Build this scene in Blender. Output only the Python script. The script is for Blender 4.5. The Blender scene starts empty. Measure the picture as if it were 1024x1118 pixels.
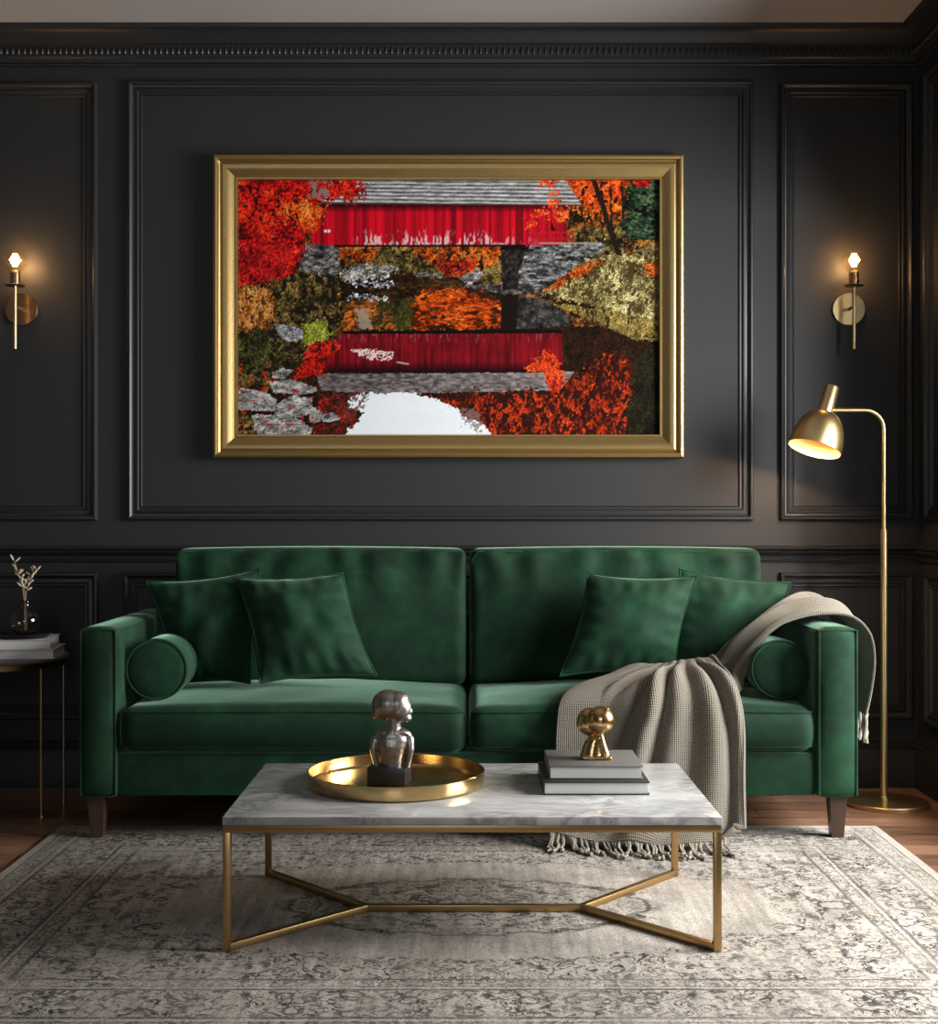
import bpy, bmesh, math, random
import numpy as np
from mathutils import Vector, Matrix, noise as mnoise

random.seed(7)
C = bpy.context.scene.collection
S = bpy.context.scene

# ------------------------------------------------------------------ camera, light, exposure
F = 1450.0                    # focal length in pixels of the 1024 px wide frame
CX, CY, H = 512.0, 559.0, 1.15
WALL = 5.55                   # distance to the back wall
XR, XL, YF, ZC = 1.88, -2.13, -1.6, 3.16   # right / left / front wall, ceiling

cam_d = bpy.data.cameras.new('camera'); cam = bpy.data.objects.new('camera', cam_d); C.objects.link(cam)
cam.location = (0, 0, H); cam.rotation_euler = (math.pi/2, 0, 0)
cam_d.sensor_fit = 'HORIZONTAL'; cam_d.sensor_width = 36.0; cam_d.lens = F/1024*36.0
S.camera = cam

S.view_settings.view_transform = 'Standard'; S.view_settings.look = 'None'
S.view_settings.gamma = 1.0; S.view_settings.use_curve_mapping = False
S.view_settings.exposure = 0.0

world = bpy.data.worlds.new('world'); S.world = world; world.use_nodes = True
world.node_tree.nodes['Background'].inputs[0].default_value = (0.75, 0.85, 1.0, 1)
world.node_tree.nodes['Background'].inputs[1].default_value = 0.6

# daylight through the window of the right wall; front fill added behind the camera
WIN_R = (2.85, 4.90, 0.30, 2.45)       # y0, y1, z0, z1 on the right wall
FILL_WIN = (-1.3, 0.5, 0.9, 2.6)          # x0, x1, z0, z1 of the unseen opening added in the front wall for fill
def area(name, loc, rot, sx, sy, energy, col):
    l = bpy.data.lights.new(name, 'AREA'); l.shape = 'RECTANGLE'; l.size = sx; l.size_y = sy
    l.energy = energy; l.color = col
    o = bpy.data.objects.new(name, l); C.objects.link(o); o.location = loc; o.rotation_euler = rot
    return o
area('window_daylight', (XR+1.2, 3.66, 1.62), (0, math.radians(90-23), 0), 1.7, 1.8, 405, (1.0, 0.985, 0.955))
area('rear_fill_light', ((FILL_WIN[0]+FILL_WIN[1])/2, YF-0.16, (FILL_WIN[2]+FILL_WIN[3])/2), (math.radians(90-22), 0, 0),
     FILL_WIN[1]-FILL_WIN[0], FILL_WIN[3]-FILL_WIN[2], 31, (0.95, 0.97, 1.0))

# ------------------------------------------------------------------ helpers
def P(px, py, d):             # photo pixel + distance -> world point
    return Vector(((px-CX)*d/F, d, H-(py-CY)*d/F))
def X(px, d): return (px-CX)*d/F
def Z(py, d): return H-(py-CY)*d/F

WLOC = {}
def link(o, parent=None, loc=(0, 0, 0)):
    C.objects.link(o); pl = Vector((0, 0, 0))
    if parent is not None:
        o.parent = parent; pl = WLOC[parent.name]
    o.location = Vector(loc)-pl
    WLOC[o.name] = Vector(loc)
    return o
def thing(name, label, cat, loc, group=None):
    o = bpy.data.objects.new(name, None); o.empty_display_size = 0.05
    link(o, None, loc); tag(o, label, cat, group); return o
def tag(o, label, cat, group=None):
    o['label'] = label; o['category'] = cat
    if group: o['group'] = group
    return o

class MB:
    """collects shapes in world coordinates, builds ONE mesh object"""
    def __init__(self): self.v, self.f, self.uv = [], [], None
    def add(self, vs, fs):
        n = len(self.v); self.v += [tuple(p) for p in vs]; self.f += [tuple(i+n for i in f) for f in fs]; return self
    def box(self, lo, hi, r=0.0, seg=2, M=None):
        bm = bmesh.new(); bmesh.ops.create_cube(bm, size=1.0)
        lo, hi = Vector(lo), Vector(hi); c = (lo+hi)/2; s = hi-lo
        for v in bm.verts: v.co = Vector((v.co.x*s.x, v.co.y*s.y, v.co.z*s.z))+c
        if r > 0: bmesh.ops.bevel(bm, geom=bm.edges[:], offset=r, segments=seg, affect='EDGES', profile=0.5)
        if M is not None: bmesh.ops.transform(bm, matrix=M, verts=bm.verts)
        bm.verts.index_update()
        self.add([v.co[:] for v in bm.verts], [[v.index for v in f.verts] for f in bm.faces]); bm.free(); return self
    def tube(self, pts, r, n=10, closed=False, caps=True):
        pts = [Vector(p) for p in pts]; m = len(pts); vs = []; fs = []
        rr = r if isinstance(r, (list, tuple)) else [r]*m
        nrm = None
        for i, p in enumerate(pts):
            a = pts[(i-1) % m] if (closed or i > 0) else p
            b = pts[(i+1) % m] if (closed or i < m-1) else p
            t = (b-a).normalized()
            if nrm is None:
                nrm = t.orthogonal().normalized()
            nrm = (nrm-t*nrm.dot(t))
            nrm = nrm.normalized() if nrm.length > 1e-6 else t.orthogonal().normalized()
            bn = t.cross(nrm)
            for k in range(n):
                a_ = 2*math.pi*k/n
                vs.append(p+(nrm*math.cos(a_)+bn*math.sin(a_))*rr[i])
        for i in range(m if closed else m-1):
            j = (i+1) % m
            for k in range(n):
                k2 = (k+1) % n
                fs.append((i*n+k, i*n+k2, j*n+k2, j*n+k))
        if not closed and caps:
            fs.append(tuple(range(n-1, -1, -1))); fs.append(tuple((m-1)*n+k for k in range(n)))
        return self.add(vs, fs)
    def lathe(self, prof, n=48, M=None):
        """prof = [(r, z)...] about +Z; ends closed where r == 0"""
        M = M or Matrix.Identity(4); vs = []; fs = []; idx = []
        for (r, z) in prof:
            if r < 1e-7: idx.append([len(vs)]); vs.append(M @ Vector((0, 0, z)))
            else:
                idx.append(list(range(len(vs), len(vs)+n)))
                vs += [M @ Vector((r*math.cos(2*math.pi*k/n), r*math.sin(2*math.pi*k/n), z)) for k in range(n)]
        for a, b in zip(idx, idx[1:]):
            for k in range(n):
                k2 = (k+1) % n
                if len(a) == 1 and len(b) == 1: continue
                if len(a) == 1: fs.append((a[0], b[k2], b[k]))
                elif len(b) == 1: fs.append((a[k], a[k2], b[0]))
                else: fs.append((a[k], a[k2], b[k2], b[k]))
        return self.add(vs, fs)
    def ell(self, c, r, M=None, n=20):
        vs, fs = [], []
        bm = bmesh.new(); bmesh.ops.create_uvsphere(bm, u_segments=n, v_segments=max(6, n*2//3), radius=1.0)
        for v in bm.verts:
            p = Vector((v.co.x*r[0], v.co.y*r[1], v.co.z*r[2]))
            if M is not None: p = M @ p
            v.co = p+Vector(c)
        bm.verts.index_update()
        self.add([v.co[:] for v in bm.verts], [[v.index for v in f.verts] for f in bm.faces]); bm.free(); return self
    def build(self, name, mat, parent=None, smooth=True, loc=None, angle=40):
        v = np.array(self.v, dtype=float)
        if loc is None:
            if parent is not None: loc = WLOC[parent.name]
            else:
                lo, hi = v.min(0), v.max(0); loc = Vector(((lo[0]+hi[0])/2, (lo[1]+hi[1])/2, lo[2]))
        me = bpy.data.meshes.new(name)
        me.from_pydata((v-np.array(loc)).tolist(), [], self.f); me.update()
        if self.uv is not None:
            ul = me.uv_layers.new(name='UVMap'); li = np.zeros(len(me.loops), dtype=np.int32)
            me.loops.foreach_get('vertex_index', li)
            ul.data.foreach_set('uv', np.array(self.uv, dtype=np.float32)[li].ravel())
        if mat is not None: me.materials.append(mat)
        if smooth:
            me.polygons.foreach_set('use_smooth', [True]*len(me.polygons))
            try: me.set_sharp_from_angle(angle=math.radians(angle))
            except Exception: pass
        o = bpy.data.objects.new(name, me)
        return link(o, parent, loc)

def fix_normals(o):
    bm = bmesh.new(); bm.from_mesh(o.data); bmesh.ops.recalc_face_normals(bm, faces=bm.faces)
    bm.to_mesh(o.data); bm.free(); return o

# ------------------------------------------------------------------ materials
class NT:
    def __init__(self, name):
        self.m = bpy.data.materials.new(name); self.m.use_nodes = True
        self.t = self.m.node_tree; self.b = self.t.nodes['Principled BSDF']
    def n(self, typ, **kw):
        nd = self.t.nodes.new(typ)
        for k, v in kw.items():
            if k.startswith('i_'):
                key = k[2:]; key = int(key) if key.isdigit() else key.replace('_', ' ')
                nd.inputs[key].default_value = v
            else: setattr(nd, k, v)
        return nd
    def l(self, a, b): self.t.links.new(a, b)
    def math(self, op, a, b=None, c=None):
        nd = self.t.nodes.new('ShaderNodeMath'); nd.operation = op
        for i, x in enumerate((a, b, c)):
            if x is None: continue
            if isinstance(x, (int, float)): nd.inputs[i].default_value = x
            else: self.l(x, nd.inputs[i])
        return nd.outputs[0]
    def mix(self, fac, a, b, mode='MIX'):
        nd = self.t.nodes.new('ShaderNodeMix'); nd.data_type = 'RGBA'; nd.blend_type = mode
        for s, x in ((nd.inputs['Factor'], fac), (nd.inputs['A'], a), (nd.inputs['B'], b)):
            pass
        ins = [i for i in nd.inputs if i.enabled]
        for i, x in zip((nd.inputs[0], nd.inputs[6], nd.inputs[7]), (fac, a, b)):
            if isinstance(x, (int, float)): i.default_value = x
            elif isinstance(x, (tuple, list)): i.default_value = tuple(x)+((1,) if len(x) == 3 else ())
            else: self.l(x, i)
        return nd.outputs[2]
    def ramp(self, fac, stops, interp='LINEAR'):
        nd = self.t.nodes.new('ShaderNodeValToRGB'); cr = nd.color_ramp; cr.interpolation = interp
        while len(cr.elements) < len(stops): cr.elements.new(0.5)
        for e, (p, c) in zip(cr.elements, stops):
            e.position = p; e.color = (tuple(c)+(1,)) if isinstance(c, (tuple, list)) else (c, c, c, 1)
        self.l(fac, nd.inputs[0]); return nd.outputs[0]
    def noise(self, vec, scale, detail=4, rough=0.5, dist=0.0):
        nd = self.n('ShaderNodeTexNoise'); nd.inputs['Scale'].default_value = scale
        nd.inputs['Detail'].default_value = detail; nd.inputs['Roughness'].default_value = rough
        nd.inputs['Distortion'].default_value = dist
        if vec is not None: self.l(vec, nd.inputs['Vector'])
        return nd.outputs['Fac']
    def obj(self): return self.n('ShaderNodeTexCoord').outputs['Object']
    def bump(self, h, strength=0.3, dist=0.01):
        nd = self.n('ShaderNodeBump'); nd.inputs['Strength'].default_value = strength; nd.inputs['Distance'].default_value = dist
        self.l(h, nd.inputs['Height']); self.l(nd.outputs[0], self.b.inputs['Normal'])
    def set(self, **kw):
        for k, v in kw.items():
            i = self.b.inputs[k.replace('_', ' ')]
            if hasattr(v, 'node'): self.l(v, i)
            else: i.default_value = (tuple(v)+(1,)) if isinstance(v, (tuple, list)) and len(v) == 3 else v
        return self

def m_paint(name, col, rough=0.5, var=0.12, bump=0.05):
    t = NT(name); o = t.obj()
    n = t.noise(o, 3.0, 5)
    c2 = tuple(x*(1-var) for x in col)
    t.set(Base_Color=t.mix(n, col, c2), Roughness=rough)
    t.bump(t.noise(o, 180, 3), bump, 0.002); return t.m
def m_metal(name, col, rough=0.25, brush=0.0, bump=0.0, bscale=60):
    t = NT(name); o = t.obj(); n = t.noise(o, 25, 4)
    t.set(Base_Color=t.mix(n, col, tuple(x*0.86 for x in col)), Metallic=1.0,
          Roughness=t.math('MULTIPLY_ADD', n, 0.12, rough-0.05))
    if bump: t.bump(t.noise(o, bscale, 4), bump, 0.003)
    return t.m
def m_velvet(name, col, tint, sheen=1.0):
    t = NT(name); o = t.obj()
    n1 = t.noise(o, 5.0, 5, 0.55, 0.6); n2 = t.noise(o, 22.0, 3)
    k = t.math('ADD', t.math('MULTIPLY', n1, 0.75), t.math('MULTIPLY', n2, 0.25))
    c = t.ramp(k, [(0.32, tuple(x*0.5 for x in col)), (0.5, col), (0.66, tuple(x*1.8 for x in col))])
    t.set(Base_Color=c, Roughness=0.72, Sheen_Weight=sheen, Sheen_Roughness=0.35, Sheen_Tint=tint)
    t.b.inputs['Specular IOR Level'].default_value = 0.15
    t.bump(t.math('ADD', n1, t.math('MULTIPLY', t.noise(o, 900, 2), 0.08)), 0.25, 0.012); return t.m
def m_plain(name, col, rough=0.5, **kw):
    t = NT(name); n = t.noise(t.obj(), 40, 3)
    t.set(Base_Color=t.mix(n, col, tuple(x*0.85 for x in col)), Roughness=rough, **kw); return t.m
def m_wood(name, a, b, scale=6.0, axis=(1, 1, 9), rough=0.4):
    t = NT(name); mp = t.n('ShaderNodeMapping'); mp.inputs['Scale'].default_value = axis
    t.l(t.obj(), mp.inputs['Vector']); n = t.noise(mp.outputs[0], scale, 6, 0.6, 0.8)
    t.set(Base_Color=t.ramp(n, [(0.3, a), (0.7, b)]), Roughness=rough); return t.m
def m_emit(name, col, strength):
    t = NT(name); t.set(Base_Color=col, Emission_Color=col, Emission_Strength=strength, Roughness=0.4); return t.m

WALLC = (0.0178, 0.0184, 0.0192)
M_wall = m_paint('charcoal_wall_paint', WALLC, 0.55)
M_trim = m_paint('charcoal_trim_paint', WALLC, 0.42, 0.08, 0.0)
M_ceil = m_paint('pale_ceiling_paint', (0.42, 0.395, 0.38), 0.8)
M_gold = m_metal('aged_gold_leaf', (0.47, 0.33, 0.135), 0.40, bump=0.12, bscale=90)
M_brass = m_metal('brushed_brass', (0.72, 0.53, 0.26), 0.32)
M_brass_d = m_metal('satin_bronze_brass', (0.50, 0.33, 0.15), 0.34)
M_brass_p = m_metal('polished_brass', (0.66, 0.44, 0.20), 0.22)
M_brass_t = m_metal('spun_brass_tray', (0.68, 0.48, 0.22), 0.20)
M_copper_refl = m_metal('copper_reflection_brass', (0.55, 0.30, 0.15), 0.25)  # copper of the socket cups; on the left plate a painted brown reflection
M_bronze = m_metal('dark_silvered_bronze', (0.36, 0.335, 0.31), 0.36, bump=0.25, bscale=120)
M_black = m_plain('black_lacquer', (0.010, 0.010, 0.011), 0.4)
M_velvet = m_velvet('emerald_velvet', (0.0058, 0.027, 0.0125), (0.52, 0.88, 0.66), 0.35)
M_velvet_p = m_velvet('emerald_pillow_velvet', (0.0078, 0.036, 0.0170), (0.52, 0.88, 0.66), 0.46)
M_leg = m_wood('walnut_leg', (0.030, 0.016, 0.010), (0.075, 0.040, 0.024), 5, (8, 8, 1), 0.35)
M_cover = m_plain('grey_book_cloth', (0.125, 0.125, 0.118), 0.5)
M_cover_d = m_plain('dark_book_cloth', (0.02, 0.02, 0.021), 0.5)
def mat_thin_glass():
    t = NT('clear_bulb_glass'); tr = t.n('ShaderNodeBsdfTransparent'); gl = t.n('ShaderNodeBsdfGlossy'); lw = t.n('ShaderNodeLayerWeight'); mx = t.n('ShaderNodeMixShader')
    tr.inputs[0].default_value = (1.0, 0.93, 0.83, 1); gl.inputs['Roughness'].default_value = 0.05; gl.inputs[0].default_value = (1.0, 0.9, 0.75, 1)
    lw.inputs[0].default_value = 0.35
    f = t.math('MULTIPLY_ADD', lw.outputs['Facing'], 0.35, 0.03)
    t.l(f, mx.inputs[0]); t.l(tr.outputs[0], mx.inputs[1]); t.l(gl.outputs[0], mx.inputs[2])
    t.l(mx.outputs[0], t.t.nodes['Material Output'].inputs[0]); return t.m
M_glassbulb = mat_thin_glass()
M_glass = NT('smoked_glass'); M_glass.set(Base_Color=(0.72, 0.70, 0.64), Roughness=0.02, IOR=1.45, Transmission_Weight=1.0); M_glass = M_glass.m
M_filament = m_emit('glowing_filament', (1.0, 0.66, 0.30), 16.0)
M_lampbulb = m_emit('warm_lamp_bulb', (1.0, 0.66, 0.34), 7.0)
M_candle = m_emit('lit_cream_sleeve', (1.0, 0.78, 0.50), 0.25)
M_leaf = m_plain('dried_cream_leaf', (0.46, 0.40, 0.28), 0.7)
M_stem = m_plain('dried_stem', (0.30, 0.22, 0.12), 0.7)

def mat_pages():
    t = NT('book_pages'); o = t.obj()
    sp = t.n('ShaderNodeSeparateXYZ'); t.l(o, sp.inputs[0])
    s = t.math('SINE', t.math('MULTIPLY', sp.outputs[2], 2600.0))
    t.set(Base_Color=t.mix(t.math('MULTIPLY_ADD', s, 0.5, 0.5), (0.80, 0.79, 0.77), (0.62, 0.61, 0.59)), Roughness=0.8); return t.m
M_pages = mat_pages()

def mat_marble():
    t = NT('white_veined_marble'); o = t.obj()
    mp = t.n('ShaderNodeMapping'); mp.inputs['Rotation'].default_value = (0, 0, 0.5); mp.inputs['Scale'].default_value = (1.0, 2.2, 1.0)
    t.l(o, mp.inputs['Vector']); v = mp.outputs[0]
    n = t.noise(v, 3.2, 8, 0.62, 1.6)
    vein = t.math('SUBTRACT', 1.0, t.math('MINIMUM', 1.0, t.math('MULTIPLY', t.math('ABSOLUTE', t.math('SUBTRACT', n, 0.5)), 12.0)))
    gate = t.ramp(t.noise(o, 2.6, 3), [(0.38, 0.0), (0.56, 1.0)])
    n2 = t.noise(v, 7.0, 6, 0.6, 1.0)
    cloud = t.ramp(n2, [(0.35, (0.38, 0.385, 0.38)), (0.65, (0.51, 0.515, 0.51))])
    c = t.mix(t.math('MULTIPLY', t.math('MULTIPLY', vein, gate), 0.75), cloud, (0.16, 0.16, 0.17))
    t.set(Base_Color=c, Roughness=0.16); return t.m
M_marble = mat_marble()

def mat_floor():
    t = NT('dark_walnut_planks'); o = t.obj()
    br = t.n('ShaderNodeTexBrick'); br.offset = 0.37
    for k, v in (('Scale', 1.0), ('Mortar Size', 0.0018), ('Brick Width', 1.1), ('Row Height', 0.135)): br.inputs[k].default_value = v
    br.inputs['Color1'].default_value = (0.0, 0, 0, 1); br.inputs['Color2'].default_value = (1, 1, 1, 1); br.inputs['Mortar'].default_value = (0.5, 0.5, 0.5, 1)
    t.l(o, br.inputs['Vector'])
    mp = t.n('ShaderNodeMapping'); mp.inputs['Scale'].default_value = (1.3, 14, 1); t.l(o, mp.inputs['Vector'])
    g = t.noise(mp.outputs[0], 3.5, 7, 0.62, 1.2)
    k = t.math('ADD', t.math('MULTIPLY', g, 0.7), t.math('MULTIPLY', br.outputs['Color'], 0.3))
    c = t.ramp(k, [(0.25, (0.07, 0.033, 0.019)), (0.5, (0.19, 0.098, 0.058)), (0.75, (0.36, 0.20, 0.125))])
    c = t.mix(br.outputs['Fac'], c, (0.006, 0.004, 0.003))
    t.set(Base_Color=c, Roughness=t.math('MULTIPLY_ADD', g, 0.25, 0.22))
    t.bump(t.math('SUBTRACT', g, t.math('MULTIPLY', br.outputs['Fac'], 2.0)), 0.15, 0.004); return t.m
M_floor = mat_floor()

RUG = (0.0, 3.845, 1.48, 0.975)   # centre x, y; half sizes
def mat_rug():
    t = NT('distressed_oriental_rug'); o = t.obj()
    sp = t.n('ShaderNodeSeparateXYZ'); t.l(o, sp.inputs[0])
    ax, ay = t.math('ABSOLUTE', sp.outputs[0]), t.math('ABSOLUTE', sp.outputs[1])
    cb = t.n('ShaderNodeCombineXYZ'); t.l(ax, cb.inputs[0]); t.l(ay, cb.inputs[1]); v = cb.outputs[0]
    ex, ey = t.math('SUBTRACT', RUG[2], ax), t.math('SUBTRACT', RUG[3], ay)
    # a little wobble so that worn lines waver
    wob = t.math('MULTIPLY', t.math('SUBTRACT', t.noise(o, 14, 3), 0.5), 0.010)
    e = t.math('ADD', t.math('MINIMUM', ex, ey), wob)
    def line(k, w): return t.math('LESS_THAN', t.math('ABSOLUTE', t.math('SUBTRACT', e, k)), w)
    lines = None
    for k, w in ((0.036, 0.0035), (0.118, 0.006), (0.295, 0.0055), (0.362, 0.005), (0.315, 0.002), (0.09, 0.002)):
        L = line(k, w); lines = L if lines is None else t.math('MAXIMUM', lines, L)
    light = t.math('MAXIMUM', line(0.306, 0.005), t.math('MAXIMUM', line(0.104, 0.006), line(0.02, 0.014)))
    def band(a, b): return t.math('MULTIPLY', t.math('GREATER_THAN', e, a), t.math('LESS_THAN', e, b))
    # scrolls = iso lines of a mirrored noise; blossoms = voronoi cells
    def scroll(scale, width, dist=1.5, lvl=0.5):
        n = t.noise(v, scale, 2.5, 0.55, dist)
        return t.math('LESS_THAN', t.math('ABSOLUTE', t.math('SUBTRACT', n, lvl)), width)
    def blot(scale, lo, hi, dist=0.8):
        return t.ramp(t.noise(v, scale, 4, 0.6, dist), [(lo, 1.0), (hi, 0.0)])
    vo = t.n('ShaderNodeTexVoronoi'); vo.inputs['Scale'].default_value = 11.0; t.l(v, vo.inputs['Vector'])
    ros = t.math('LESS_THAN', t.math('ABSOLUTE', t.math('SUBTRACT', t.math('ADD', vo.outputs['Distance'], t.math('MULTIPLY', t.noise(v, 40, 2), 0.25)), 0.42)), 0.045)
    bord = t.math('MULTIPLY', band(0.125, 0.29), t.math('MAXIMUM', t.math('MAXIMUM', scroll(16, 0.026), t.math('MULTIPLY', ros, 0.8)), t.math('MULTIPLY', blot(24, 0.38, 0.46), 0.95)))
    guard = t.math('MULTIPLY', t.math('MAXIMUM', band(0.045, 0.112), band(0.30, 0.36)), t.math('MULTIPLY', scroll(26, 0.045), 0.8))
    inner = t.math('GREATER_THAN', e, 0.366)
    # medallion and corner pieces: denser scrolls there, the rest of the field is worn plain
    mx, my = t.math('MULTIPLY', ax, 1.0), t.math('MULTIPLY', ay, 1.9)
    rad = t.math('SQRT', t.math('ADD', t.math('MULTIPLY', mx, mx), t.math('MULTIPLY', my, my)))
    radn = t.math('ADD', rad, t.math('MULTIPLY', t.noise(v, 9, 2), 0.22))
    med = t.ramp(radn, [(0.30, 1.0), (0.62, 0.55), (0.70, 0.0)])
    ring = t.math('LESS_THAN', t.math('ABSOLUTE', t.math('SUBTRACT', radn, 0.62)), 0.014)
    corner = t.ramp(radn, [(0.98, 0.0), (1.10, 0.85)])
    dens = t.math('ADD', t.math('MAXIMUM', med, corner), 0.24)
    fld = t.math('MULTIPLY', inner, t.math('MINIMUM', 1.0, t.math('ADD', t.math('MULTIPLY', t.math('MULTIPLY', t.math('MAXIMUM', scroll(13, 0.026, 2.0), t.math('MULTIPLY', blot(19, 0.38, 0.47), 0.9)), dens), 0.95), t.math('MULTIPLY', ring, 0.7))))
    pat = t.math('MAXIMUM', t.math('MAXIMUM', bord, guard), t.math('MAXIMUM', fld, t.math('MULTIPLY', lines, 0.85)))
    # wear
    wear = t.ramp(t.noise(o, 5.5, 5, 0.6), [(0.30, 0.40), (0.55, 1.0)])
    fine = t.ramp(t.noise(o, 75, 3, 0.7), [(0.30, 0.45), (0.52, 1.0)])
    pat = t.math('MULTIPLY', t.math('MULTIPLY', pat, wear), fine)
    # base: beige grey with abrash streaks running along the depth
    mp = t.n('ShaderNodeMapping'); mp.inputs['Scale'].default_value = (16, 1.6, 1); t.l(o, mp.inputs['Vector'])
    st = t.noise(mp.outputs[0], 2.2, 5, 0.6)
    big = t.noise(o, 2.4, 4, 0.55)
    k = t.math('ADD', t.math('MULTIPLY', st, 0.55), t.math('MULTIPLY', big, 0.45))
    base = t.ramp(k, [(0.30, (0.19, 0.170, 0.147)), (0.5, (0.38, 0.345, 0.303)), (0.68, (0.55, 0.508, 0.452))])
    sand = t.noise(o, 190, 2, 0.6)
    base = t.mix(t.math('MULTIPLY', t.ramp(sand, [(0.36, 1.0), (0.52, 0.0)]), 0.55), base, (0.10, 0.088, 0.078))
    c = t.mix(t.math('MULTIPLY', pat, 0.94), base, (0.020, 0.018, 0.0175))
    c = t.mix(t.math('MULTIPLY', t.math('MULTIPLY', light, wear), 0.40), c, (0.50, 0.465, 0.415))
    t.set(Base_Color=c, Roughness=0.95); t.b.inputs['Specular IOR Level'].default_value = 0.1
    t.bump(t.noise(o, 420, 2), 0.5, 0.004); return t.m
M_rug = mat_rug()

def mat_knit(name, a, b):
    t = NT(name); uv = t.n('ShaderNodeTexCoord').outputs['UV']; sp = t.n('ShaderNodeSeparateXYZ'); t.l(uv, sp.inputs[0])
    k = 2*math.pi/0.0125     # stitch pitch in metres (UV is in metres)
    u, v = t.math('MULTIPLY', sp.outputs[0], k), t.math('MULTIPLY', sp.outputs[1], k)
    s = t.math('MULTIPLY', t.math('SINE', t.math('ADD', u, v)), t.math('SINE', t.math('SUBTRACT', u, v)))
    h = t.math('MULTIPLY_ADD', s, 0.5, 0.5); n = t.noise(t.obj(), 9, 4)
    c = t.mix(h, b, a); c = t.mix(t.math('MULTIPLY', n, 0.35), c, tuple(x*0.7 for x in a))
    t.set(Base_Color=c, Roughness=0.95, Sheen_Weight=0.3, Sheen_Roughness=0.5); t.b.inputs['Specular IOR Level'].default_value = 0.1
    t.bump(h, 0.8, 0.006); return t.m
M_knit = mat_knit('taupe_chunky_knit', (0.25, 0.223, 0.172), (0.066, 0.058, 0.044))
M_fringe = m_plain('taupe_yarn_fringe', (0.26, 0.23, 0.185), 0.95)

# ------------------------------------------------------------------ setting
def struct(mb, name, mat, smooth=False):
    o = mb.build(name, mat, None, smooth, loc=(0, 0, 0)); o['kind'] = 'structure'; return o
T = 0.12
struct(MB().box((XL-T, YF-T, -T), (XR+T, WALL+T, 0)), 'floor', M_floor)
struct(MB().box((XL-T, YF-T, ZC), (XR+T, WALL+T, ZC+T)), 'ceiling', M_ceil)
struct(MB().box((XL, WALL, 0), (XR, WALL+T, ZC)), 'wall_back', M_wall)
struct(MB().box((XL-T, YF-T, 0), (XL, WALL+T, ZC)), 'wall_left', M_wall)
y0, y1, z0, z1 = WIN_R
struct(MB().box((XR, YF-T, 0), (XR+T, y0, ZC)).box((XR, y1, 0), (XR+T, WALL+T, ZC))
       .box((XR, y0, 0), (XR+T, y1, z0)).box((XR, y0, z1), (XR+T, y1, ZC)), 'wall_right', M_wall)
x0, x1, a0, a1 = FILL_WIN
struct(MB().box((XL, YF-T, 0), (x0, YF, ZC)).box((x1, YF-T, 0), (XR, YF, ZC))
       .box((x0, YF-T, 0), (x1, YF, a0)).box((x0, YF-T, a1), (x1, YF, ZC)), 'wall_front', M_wall)

# windows: casing, mullions; the front one is added for the fill light
w = MB(); ym = (y0+y1)/2; zm = (z0+z1)/2
for lo, hi in (((XR+0.02, y0, z0), (XR+0.09, y0+0.05, z1)), ((XR+0.02, y1-0.05, z0), (XR+0.09, y1, z1)),
               ((XR+0.02, y0+0.05, z0), (XR+0.09, y1-0.05, z0+0.05)), ((XR+0.02, y0+0.05, z1-0.05), (XR+0.09, y1-0.05, z1)),
               ((XR+0.03, ym-0.05, z0+0.05), (XR+0.08, ym+0.05, z1-0.05)),
               ((XR+0.035, y0+0.05, zm-0.015), (XR+0.075, ym-0.05, zm+0.015)), ((XR+0.035, ym+0.05, zm-0.015), (XR+0.075, y1-0.05, zm+0.015))):
    w.box(lo, hi, 0.004)
struct(w, 'window_1', M_trim)
w = MB(); xm = (x0+x1)/2
for lo, hi in (((x0, YF-0.09, a0), (x0+0.05, YF-0.02, a1)), ((x1-0.05, YF-0.09, a0), (x1, YF-0.02, a1)),
               ((x0+0.05, YF-0.09, a0), (x1-0.05, YF-0.02, a0+0.05)), ((x0+0.05, YF-0.09, a1-0.05), (x1-0.05, YF-0.02, a1)),
               ((xm-0.04, YF-0.08, a0+0.05), (xm+0.04, YF-0.03, a1-0.05))):
    w.box(lo, hi, 0.004)
struct(w, 'added_fill_window', M_trim)

# trim: profile swept round a rectangle on a wall; frame of reference (origin, u, v, n)
def rect_moulding(mb, org, u, v, n, w, h, prof):
    """prof = [(inward distance, height off the wall)]"""
    vs, fs = [], []; m = len(prof)
    for (a, hh) in prof:
        for (cu, cv) in ((a, a), (w-a, a), (w-a, h-a), (a, h-a)):
            vs.append(org+u*cu+v*cv+n*hh)
    for i in range(m-1):
        for k in range(4):
            k2 = (k+1) % 4
            fs.append((i*4+k, i*4+k2, (i+1)*4+k2, (i+1)*4+k))
    mb.add(vs, fs)
PM = [(0, -0.002), (0, 0.016), (0.004, 0.022), (0.012, 0.024), (0.018, 0.020), (0.021, 0.010), (0.026, 0.008), (0.034, 0.012),
      (0.042, 0.012), (0.046, 0.005), (0.052, 0.005), (0.057, 0.008), (0.060, 0.004), (0.060, -0.002)]
tn = [0]
def trim(mb, name=None):
    tn[0] += 1
    o = struct(mb, name or 'trim_%d' % tn[0], M_trim, True); fix_normals(o); return o
U, V, N = Vector((1, 0, 0)), Vector((0, 0, 1)), Vector((0, -1, 0))
for (a, b, c, d) in ((-38, 107, 91, 568), (140, 822, 89, 568), (851, 996, 91, 568), (-38, 108, 625, 785), (135, 822, 625, 785), (851, 996, 625, 785)):
    xa, xb, zt, zb = X(a, WALL), X(b, WALL), Z(c, WALL), Z(d, WALL)
    mb = MB(); rect_moulding(mb, Vector((xa, WALL, zb)), U, V, N, xb-xa, zt-zb, PM); trim(mb)
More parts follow.
